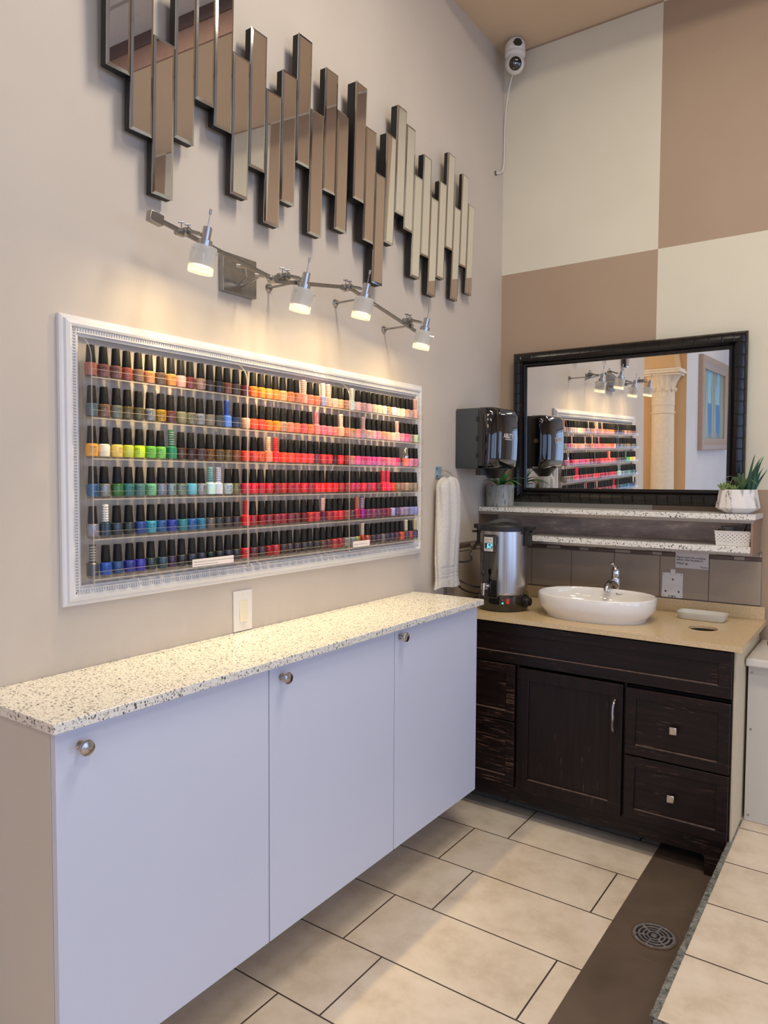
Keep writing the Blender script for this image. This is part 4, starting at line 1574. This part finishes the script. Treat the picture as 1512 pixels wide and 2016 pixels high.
def towel():
    b = MB()
    NZ, NA = 90, 96
    rings = []
    for i in range(NZ + 1):
        s = i / NZ
        z = 1.512 - s * .508
        top = min(1, s / .10)
        rnd = sqrt(max(0, 1 - (1 - top) ** 2))
        hw = (.080 + .008 * min(1, s * 2.2) + .006 * s) * (.35 + .65 * rnd)
        dp = (.030 + .006 * sin(s * 5)) * (.30 + .70 * rnd)
        if .80 < s < .97: hw *= .985
        cy = 2.882 + .004 * sin(s * 6)
        if s > .93: hw *= 1 + .10 * (s - .93) / .07
        ring = []
        for k in range(NA):
            a = 2 * pi * k / NA
            c, sn = cos(a), sin(a)
            p = 2.6
            q = (abs(c) ** p + abs(sn) ** p) ** (-1 / p)
            fold = 1 + .14 * sin(a * 5 + .9 + s * 1.3) * (.35 + .65 * top) + .06 * sin(a * 9 + s * 3)
            zz = z
            if s < .12: zz = z - .012 * (c * c) * (1 - s / .12) + .004 * sin(a * 2)
            if s > .96: zz = z + .006 * sin(a * 3 + 1)
            dx = dp * q * sn * fold
            yy = cy + hw * q * c * (1 + .03 * sin(a * 7 + s * 9))
            # deep groove down the front where the folded halves meet
            g = math.exp(-((yy - cy - .022 - .01 * s) / .009) ** 2) * .014 * top
            if sn > 0: dx -= g
            band = 0
            for zb_ in (1.095, 1.080, 1.066, 1.050):
                band += math.exp(-((z - zb_) / .0028) ** 2)
            dx *= (1 - .15 * band)
            dx += random.uniform(-.0009, .0009)
            yy += random.uniform(-.0007, .0007)
            ring.append((max(.003, .044 + dx), yy, zz))
        rings.append(ring)
    b.loft(rings)
    return b


s_ = N('white_terry_cloth')
s_.base(s_.ramp(s_.noise(220, 3), [(.3, srgb((214, 210, 206))), (.7, srgb((238, 235, 232)))]))
s_.set(Roughness=.95, Sheen_Weight=.4)
s_.bump(s_.noise(420, 3, rough=.7), 1.0, .004)
o = obj('hand_towel', towel(), s_.mat, loc=(.045, 2.885, 1.004), angle=70)
tag(o, 'white terry hand towel hanging from the hook on the left wall', 'towel')

# ---------------------------------------------------------------- potted plants
t = thing('potted_plant', 'small green plant in a grey textured pot at the shelf end, under the dispenser', 'plant', (.080, 3.345, 1.360))
b = MB()
PX, PY = .082, 3.343
b.lathe([(.066, .0005), (.069, .003), (.0705, .085), (.0705, .112), (.0655, .112), (.0655, .100), (.0, .100)], c=(PX, PY, 1.36), n=48)
s_ = N('grey_glazed_pot')
lines = s_.noise(1, 4, s_.mapped((150, 150, 22)), .7)
s_.base(s_.mix(s_.ramp(lines, [(.56, (0, 0, 0, 1)), (.62, (1, 1, 1, 1))]), srgb((150, 152, 148)), srgb((66, 66, 70))))
s_.set(Roughness=.35)
obj('pot', b, s_.mat, t)
b = MB(); b.lathe([(.065, .1), (.03, .104), (.0, .105)], c=(PX, PY, 1.361), n=24)
obj('soil', b, M_SOIL, t)


def leaf(b, base, d, L_, w, droop=.5, m=0, n=10, thick=.0012, up0=1.0):
    base = Vector(base); d = Vector(d).normalized()
    side = Vector((0, 0, 1)).cross(d)
    if side.length < .01: side = Vector((1, 0, 0))
    side.normalize()
    rings = []
    p = base.copy()
    dirn = (d + Vector((0, 0, up0))).normalized()
    for i in range(n + 1):
        s = i / n
        ww = w * sin(pi * min(1, .12 + s * .88) ** .8) + .0004
        nrm = side.cross(dirn).normalized()
        rings.append([p + side * ww, p + nrm * (thick + ww * .18), p - side * ww, p - nrm * thick])
        dirn = (dirn + Vector((0, 0, -droop / n)) + d * (.4 * droop / n)).normalized()
        p = p + dirn * L_ / n
    b.loft(rings, m)


b = MB()
for a, l, w, dr_, u in ((-70, .105, .011, 1.6, 1.1), (-20, .12, .012, 1.6, 1.3), (20, .10, .011, 1.2, 1.6), (80, .09, .011, .8, 2), (150, .08, .010, .9, 1.6), (-120, .08, .010, 1.2, 1.5), (-45, .085, .012, .6, 2.6), (0, .075, .010, .4, 3), (-35, .125, .010, 1.5, 1.0)):
    leaf(b, (PX + .01 * cos(R(a)), PY + .01 * sin(R(a)), 1.465), (cos(R(a)), sin(R(a)), 0), l * 1.25, w * 1.1, dr_, up0=u)
obj('leaves', b, M_LEAF, t, angle=60)

t = thing('succulent_planter', 'mixed succulents in a white marbled faceted bowl at the right end of the shelf', 'plant', (1.178, 3.365, 1.360))
BX2, BY2 = 1.180, 3.362
b = MB()


def facet(r, z, n=10, c=(BX2, BY2)):
    return [(c[0] + r * cos(2 * pi * (i + .25) / n), c[1] + r * sin(2 * pi * (i + .25) / n), z) for i in range(n)]


b.loft([facet(.050, 1.3605), facet(.086, 1.385), facet(.0725, 1.462), facet(.0685, 1.462), facet(.074, 1.44)])
s_ = N('white_marble_glaze')
wv = s_.new('ShaderNodeTexNoise'); wv.inputs['Scale'].default_value = 9; wv.inputs['Detail'].default_value = 4
s_.link(s_.mapped((1.6, 1.6, .5)), wv.inputs['Vector'])
s_.base(s_.ramp(wv.outputs['Fac'], [(.0, srgb((238, 234, 232))), (.395, srgb((236, 232, 230))), (.41, srgb((96, 92, 92))), (.425, srgb((226, 222, 220))), (.60, srgb((236, 232, 230))), (.66, srgb((150, 160, 152))), (.70, srgb((232, 230, 226)))]))
s_.set(Roughness=.25)
obj('bowl', b, s_.mat, t, angle=20)
b = MB(); b.lathe([(.068, 0), (.03, .003), (.0, .004)], c=(BX2, BY2, 1.448), n=20)
obj('soil', b, M_SOIL, t)


def fleshy(b, c, n, L_, w, tilt, m=0, th=.35):
    for i in range(n):
        a = 2 * pi * i / n + tilt * 3
        d = Vector((cos(a) * sin(tilt), sin(a) * sin(tilt), cos(tilt)))
        side = Vector((-sin(a), cos(a), 0)); nr = d.cross(side)
        rings = []
        for k in range(8):
            s = k / 7
            ww = w * (sin(pi * (.15 + .80 * s)) ** .7) + .0003
            p = Vector(c) + d * L_ * s + Vector((0, 0, .012 * s * s))
            rings.append([p + side * ww * cos(2 * pi * q / 8) + nr * ww * th * sin(2 * pi * q / 8) for q in range(8)])
        b.loft(rings, m)


b = MB()
rc = (BX2 - .044, BY2 - .040, 1.452)
fleshy(b, rc, 9, .036, .0065, 1.05); fleshy(b, rc, 7, .033, .006, .7); fleshy(b, rc, 5, .028, .005, .3)
fleshy(b, (BX2 - .01, BY2 - .045, 1.45), 8, .030, .0065, .9)
obj('rosette', b, M_SUCCL, t, angle=60, label='pale green rosette succulents')
b = MB()
fleshy(b, (BX2 + .015, BY2 - .030, 1.45), 7, .062, .011, .55, th=.25)
fleshy(b, (BX2 + .015, BY2 - .030, 1.45), 4, .070, .009, .22, th=.25)
obj('pointed_succulent', b, M_SUCC, t, angle=60)
b = MB()
for k in range(22):
    a = random.uniform(-60, 70)
    lean = random.uniform(.0, .42)
    c = Vector((BX2 + .036 + random.uniform(-.020, .020), BY2 + random.uniform(-.02, .03), 1.45))
    d = Vector((cos(R(a)) * lean + .04, sin(R(a)) * lean, 1)).normalized()
    side = d.cross(Vector((0, -1, 0))).normalized(); nr = d.cross(side)
    L_ = random.uniform(.085, .165)
    rings = []
    for q in range(7):
        s = q / 6
        ww = .0062 * (1 - s ** 1.8) + .0002
        p = c + d * L_ * s + Vector((.012, 0, 0)) * s * s
        rings.append([p + side * ww, p + nr * ww * .5, p - side * ww, p - nr * ww * .5])
    b.loft(rings)
obj('spiky_leaves', b, M_AGAVE, t, angle=60, label='tall dark green spiky leaves')
b = MB()
for ex, ey, h, sx in ((-.075, -.05, .03, 1), (-.055, -.06, .055, 1), (.075, -.03, .045, 1), (-.02, -.07, .05, 1)):
    b.tube([(BX2 + .01, BY2 - .02, 1.455), (BX2 + ex * .4, BY2 + ey * .5, 1.455 + h + .02), (BX2 + ex, BY2 + ey, 1.455 + h * .7)], .0008, n=6, sm=2)
obj('grass_strands', b, M_STRAND, t)

# ---------------------------------------------------------------- basket on the lower shelf
t = thing('plastic_basket', 'small white lattice plastic basket on the lower shelf, right end', 'basket', (1.165, 3.35, 1.226))
bx0, bx1, by0, by1, bz0, bz1 = 1.106, 1.243, 3.290, 3.400, 1.2265, 1.287
b = MB()
fl = .006


def bp(fx, side, h):
    """point on the tapered side wall: side 0..3, fx 0..1 along, h 0..1 up"""
    k = fl * (1 - h)
    X0, X1, Y0, Y1 = bx0 + k, bx1 - k, by0 + k, by1 - k
    z = bz0 + (bz1 - bz0) * h
    return Vector([(X0 + (X1 - X0) * fx, Y0, z), (X1, Y0 + (Y1 - Y0) * fx, z), (X1 - (X1 - X0) * fx, Y1, z), (X0, Y1 - (Y1 - Y0) * fx, z)][side])


for side in range(4):
    L_ = (bx1 - bx0) if side % 2 == 0 else (by1 - by0)
    H_ = bz1 - bz0
    out = [Vector((0, -1, 0)), Vector((1, 0, 0)), Vector((0, 1, 0)), Vector((-1, 0, 0))][side]
    n = round(L_ / .017)
    hh = .72
    for i in range(-3, n + 1):
        for sg in (0, 1):
            a0, a1 = i / n, (i + 3.0) / n
            h0, h1 = .14, .14 + hh
            u0, u1 = a0, a1
            if a1 <= 0 or a0 >= 1: continue
            if u0 < 0: h0 += hh * (0 - a0) / (a1 - a0); u0 = 0
            if u1 > 1: h1 -= hh * (a1 - 1) / (a1 - a0); u1 = 1
            if sg: u0, u1 = 1 - u0, 1 - u1
            p0, p1 = bp(u0, side, h0), bp(u1, side, h1)
            d = (p1 - p0)
            if d.length < .004: continue
            w = d.normalized().cross(out) * .0036
            b.loft([[p + w - out * .0012, p + w + out * .0012, p - w + out * .0012, p - w - out * .0012] for p in (p0, p1)])
    for h0, h1, e in ((0, .15, .0014), (.86, 1.0, .0016), (.97, 1.03, .0035)):
        b.loft([[bp(u, side, h0) - out * .0012, bp(u, side, h0) + out * e, bp(u, side, h1) + out * e, bp(u, side, h1) - out * .0012] for u in (0, 1)])
b.box(bx0 + fl, bx1 - fl, by0 + fl, by1 - fl, bz0, bz0 + .002)
obj('lattice_body', b, M_WHITEPLASTIC, t)
b = MB()
b.lathe([(.022, 0), (.028, .07), (.032, .076), (.029, .076), (.026, .07), (.02, .004), (.0, .004)], c=(1.150, 3.345, 1.2295), n=28)
o = obj('small_cup', b, mat('grey_translucent_plastic', (140, 130, 126), .3), loc=(1.15, 3.345, 1.2295))
tag(o, 'small grey plastic cup standing in the white basket', 'cup')
for k, (x0, y0, x1, y1, z1, m_, lb_, nm) in enumerate(((1.19, 3.36, 1.225, 3.31, 1.315, M_BLACKPL, 'thin dark stick leaning out of the white basket', 'cosmetic_brush'), (1.175, 3.37, 1.215, 3.33, 1.300, M_CREAMPLASTIC, 'cream stick leaning in the white basket beside a dark one', 'wooden_stick'))):
    b = MB(); b.cyl((x0, y0, 1.231), (x1, y1, z1), .0035, .0025, n=10)
    o = obj(nm, b, m_, loc=(x0, y0, 1.23))
    tag(o, lb_, 'stick')

# ---------------------------------------------------------------- notes and bracket on the tiles
b = MB()
b.box(.906, 1.048, 3.4882, 3.4888, 1.096, 1.186, 0)
for tx, zz, sz in (('Please empty the container', 1.147, .0125), ('when the bucket is', 1.1345, .0160), ('Filled up.', 1.1175, .0160)):
    put_text(b, tx, sz * .92, (.910, 3.4880, zz - .004), (1, 0, -.015), (.08, 0, 1), 1, align='LEFT', bold=.0002)
put_text(b, 'Thanks', .011, (1.044, 3.4880, 1.101), (1, 0, -.015), (.08, 0, 1), 1, align='RIGHT', bold=.0001)
o = obj('handwritten_note', b, [M_PAPER, M_INK], loc=(.977, 3.488, 1.096), fix=False)
tag(o, 'white handwritten note about the bucket taped to the tiles under the shelf', 'note')
t = thing('wall_bracket', 'white plastic mounting bracket plate standing on the upstand against the tiles', 'bracket', (.895, 3.486, .955))
b = MB()
b.prism([(.848, .956), (.941, .956), (.941, 1.070), (.910, 1.072), (.910, 1.062), (.908, 1.062), (.908, 1.088), (.886, 1.088), (.886, 1.062), (.884, 1.062), (.884, 1.072), (.850, 1.070)], 'y', 3.4845, 3.4885)
obj('plate', b, M_WHITEPLASTIC, t, bevel=.0006)
b = MB()
for x, z, r_ in ((.897, 1.040, .0042), (.866, .984, .0045), (.924, .984, .0045), (.856, 1.062, .0018), (.934, 1.062, .0018), (.856, .965, .0018), (.934, .965, .0018)):
    b.cyl((x, 3.4846, z), (x, 3.4840, z), r_, n=14)
for x0, x1, z0, z1 in ((.879, .911, .962, .9645), (.879, .882, .958, .9645), (.908, .911, .958, .9645), (.893, .900, .958, .9625)):
    b.box(x0, x1, 3.4840, 3.4846, z0, z1)
obj('screw_slots', b, M_GREYPL, t)

# ---------------------------------------------------------------- white unit on the platform
t = thing('ledge_unit', 'white panelled base unit with a marble ledge on the tiled platform, right of the vanity', 'base unit', (1.7, 3.3, .15))
b = MB(); b.box(1.272, 2.2, 3.123, 3.499, .151, .775)
obj('body', b, M_WHITESIDE, t, bevel=.001)
b = MB()
b.box(1.266, 2.22, 3.085, 3.499, .7755, .808)
obj('ledge', b, mat('pale_marble_ledge', (224, 220, 214), .12, var=.06, scale=5), t, bevel=.008, seg=4)
for x, z in ((1.286, .745), (1.286, .52), (1.286, .175), (1.45, .745)):
    b = MB(); b.cyl((x, 3.1232, z), (x, 3.1205, z), .0045, n=12)
    obj('screw', b, M_STEELKNOB, t)
b = MB()
pts = [(1.335 + .022 * cos(a / 10 * 2 * pi), 3.40 + .004 * a / 10, .845 + .035 * sin(a / 10 * 2 * pi)) for a in range(0, 26)]
b.tube(pts, .0045, n=8)
b.box(1.305, 1.345, 3.385, 3.42, .809, .826)
o = obj('coiled_cable', b, M_BLACKPL, loc=(1.33, 3.4, .809))
tag(o, 'coiled black cable and plug lying on the marble ledge by the wall', 'cable')

# ---------------------------------------------------------------- floor drain
t = thing('floor_drain', 'round metal floor drain grate set in the dark brown tile strip', 'floor drain', (1.116, 2.397, .0015))
DX, DYY = 1.116, 2.397
b = MB(); b.lathe([(.068, 0), (.073, .0015), (.073, .002), (.066, .0022), (.066, .0005)], c=(DX, DYY, .0016), n=48, cap=False)
obj('rim', b, mat('worn_brass_rim', (150, 128, 108), .4, .7, var=.2), t)
b = MB(); b.lathe([(.066, 0), (.001, .0001)], c=(DX, DYY, .0018), n=48, cap=False)
obj('well', b, mat('dark_drain_well', (36, 26, 22), .6), t)
b = MB()
for r0, r1 in ((.058, .066), (.044, .050), (.031, .036), (.018, .023), (.0, .010)):
    b.lathe([(max(r0, .0005), 0), (max(r0, .0005), .0022), (r1, .0022), (r1, 0)], c=(DX, DYY, .0019), n=40, cap=False)
for a in (20, 80, 140, 200, 260, 320):
    d = Vector((cos(R(a)), sin(R(a)), 0)); sd = Vector((-sin(R(a)), cos(R(a)), 0))
    c = Vector((DX, DYY, .0019))
    b.loft([[c + d * r_ + sd * .0035, c + d * r_ - sd * .0035, c + d * r_ - sd * .0035 + Vector((0, 0, .002)), c + d * r_ + sd * .0035 + Vector((0, 0, .002))] for r_ in (.018, .062)])
obj('grate', b, mat('tarnished_grate_metal', (140, 138, 142), .4, .35, var=.35, scale=60), t)

# ---------------------------------------------------------------- security camera in the corner
CX_, CY_ = .106, 3.398
t = thing('security_camera', 'white dome security camera hanging from the ceiling in the room corner', 'security camera', (CX_, CY_, ZC))
b = MB()
b.lathe([(.030, 0), (.034, -.003), (.036, -.010), (.034, -.014)], c=(CX_, CY_, ZC), n=36)
obj('mount', b, M_WHITEPLASTIC, t)
b = MB()
b.lathe([(.036, -.012), (.046, -.018), (.050, -.032), (.051, -.058), (.049, -.063), (.051, -.067), (.050, -.078), (.040, -.088), (.02, -.094)], c=(CX_, CY_, ZC), n=40)
bd = obj('housing', b, M_WHITEPLASTIC, t)
cd = Vector((.50, -.82, -.20)).normalized()
hc = Vector((CX_, CY_, ZC - .118)) + Vector((cd.x, cd.y, 0)) * .004
b = MB(); b.ball(hc, .047, n=36, k=20)
hd = obj('lens_head', b, M_WHITEPLASTIC, t)
b = MB()
cd2 = Vector((.42, -.80, -.42)).normalized()
mt_ = frame_mat(hc + cd2 * .0375, cd2.orthogonal(), cd2.cross(cd2.orthogonal()))
if (mt_.to_3x3() @ Vector((0, 0, 1))).dot(cd2) < 0: mt_ = mt_ @ Matrix.Rotation(pi, 4, 'X')
b.lathe([(.0305, -.004), (.0305, .004), (.024, .0085), (.001, .0105)], n=36, mat=mt_)
lf = obj('lens_face', b, M_GLOSSBLACK, hd)
b = MB()
b.lathe([(.0035, 0), (.001, .001)], n=14, mat=mt_ @ Matrix.Translation((0, 0, .0106)))
obj('lens', b, M_CHROME, lf)
b = MB()
rings = []
a_c = -50
for i in range(13):
    a = a_c - 26 + 52 * i / 12
    hh = .017 * (1 - abs(2 * i / 12 - 1) ** 3) + .001
    rings.append([(CX_ + r_ * cos(R(a)), CY_ + r_ * sin(R(a)), ZC - .038 + s_ * hh) for r_, s_ in ((.046, -1), (.0522, -1), (.0522, 1), (.046, 1))])
b.loft(rings)
obj('sensor_window', b, M_GLOSSBLACK, bd)
b = MB()
b.tube([(.085, 3.43, 3.56), (.05, 3.46, 3.52), (.022, 3.485, 3.44), (.012, 3.491, 3.38), (.008, 3.492, 3.30), (.008, 3.492, 3.23), (.010, 3.488, 3.18), (.010, 3.486, 3.13), (.010, 3.470, 3.095), (.008, 3.435, 3.075), (-.002, 3.413, 3.070)], .0032, n=8, sm=2)
o = obj('power_cord', b, M_WHITEPLASTIC, t)
b = MB(); b.cyl((.0005, 3.411, 3.068), (.0012, 3.411, 3.068), .013, n=14)
o = tag(obj('cable_hole', b, M_GREYPL, loc=(0, 3.411, 3.068), label='small dark cable hole in the left wall below the security camera'), cat='hole')

# ---------------------------------------------------------------- what the mirrors show behind the camera
t = thing('wall_column', 'cream plaster column with carved leaf capital, seen in the framed mirror', 'column', (-.20, -.745, 0))
KX, KY = -.200, -.748
b = MB()
b.lathe([(.150, .0), (.150, .06), (.125, .10), (.120, .12), (.118, .5), (.107, 1.995), (.118, 2.0), (.118, 2.012), (.108, 2.018), (.108, 2.08), (.112, 2.082), (.112, 2.155), (.106, 2.158)], c=(KX, KY, 0), n=48)
M_PLASTER = mat('cream_plaster', (232, 218, 196), .6)
obj('shaft', b, M_PLASTER, t)
b = MB()
rings = []
NA = 96
for i in range(15):
    s = i / 14
    z = 2.156 + .215 * s
    r0 = .102 + (.002 if s < .5 else 0) + .052 * max(0, (s - .35) / .65) ** 1.8
    rings.append([(KX + (r0 + .007 * abs(sin(a * 8 + (pi / 2 if s < .4 else 0))) * (1 + s)) * cos(a), KY + (r0 + .007 * abs(sin(a * 8 + (pi / 2 if s < .4 else 0))) * (1 + s)) * sin(a), z) for a in [2 * pi * k / NA for k in range(NA)]])
b.loft(rings)
for k in range(12):
    a = 2 * pi * k / 12
    b.ball((KX + .118 * cos(a), KY + .118 * sin(a), 2.235), .016, n=10, k=8, sz=1.3)
cp = obj('capital', b, M_PLASTER, t, angle=50)
b = MB()
b.box(KX - .17, KX + .185, KY - .10, KY + .17, 2.372, 2.392); b.box(KX - .19, KX + .205, KY - .10, KY + .19, 2.392, 2.415); b.box(KX - .17, KX + .19, KY - .10, KY + .175, 2.415, 2.44)
obj('abacus', b, M_PLASTER, t, bevel=.006)
b = MB()
b.loft([[(KX - .30, KY - .1, 2.441), (KX + .155, KY - .1, 2.441), (KX + .155, KY + .14, 2.441), (KX - .30, KY + .14, 2.441)], [(KX - .30, KY - .1, 2.85), (KX + .09, KY - .1, 2.85), (KX + .09, KY + .14, 2.85), (KX - .30, KY + .14, 2.85)]])
obj('impost', b, M_PEACH, t)

t = thing('framed_painting', 'framed painting of curtains before a blue sea, seen in the framed mirror', 'painting', (0, -2.15, 1.62))
b = MB()
PP = [(0, 0), (0, .045), (.012, .055), (.06, .055), (.075, .045), (.125, .03), (.135, .03), (.135, 0)]
sweep_frame(b, (.0005, -2.905, 1.615), (0, 1, 0), (0, 0, 1), (1, 0, 0), 1.51, 1.03, PP)
obj('frame', b, mat('taupe_wood_frame', (172, 152, 138), .4), t, angle=25)
s_ = N('painted_canvas')
sep = s_.new('ShaderNodeSeparateXYZ'); s_.link(s_.coord(), sep.inputs[0])
sea = s_.ramp(s_.math('ADD', s_.math('MULTIPLY', sep.outputs[2], 1.0), 0.0), [(.10, srgb((176, 150, 120))), (.2, srgb((70, 128, 188))), (.52, srgb((72, 130, 190))), (.535, srgb((150, 196, 220))), (1.0, srgb((110, 178, 220)))])
wvn = s_.math('ADD', sep.outputs[1], s_.math('MULTIPLY', s_.noise(2.2, 3), .35))
st = s_.math('ADD', s_.math('MULTIPLY', s_.math('SINE', s_.math('MULTIPLY', wvn, 13)), .5), .5)
fold = s_.ramp(s_.noise(1, 3, s_.mapped((1, 30, 1.4))), [(.3, srgb((96, 118, 116))), (.7, srgb((176, 188, 168)))])
s_.base(s_.mix(s_.ramp(st, [(.0, (1, 1, 1, 1)), (.30, (1, 1, 1, 1)), (.36, (0, 0, 0, 1))]), fold, sea))
s_.set(Roughness=.5)
b = MB(); b.box(.004, .012, -2.78, -1.52, 1.74, 2.52)
obj('canvas', b, s_.mat, t)
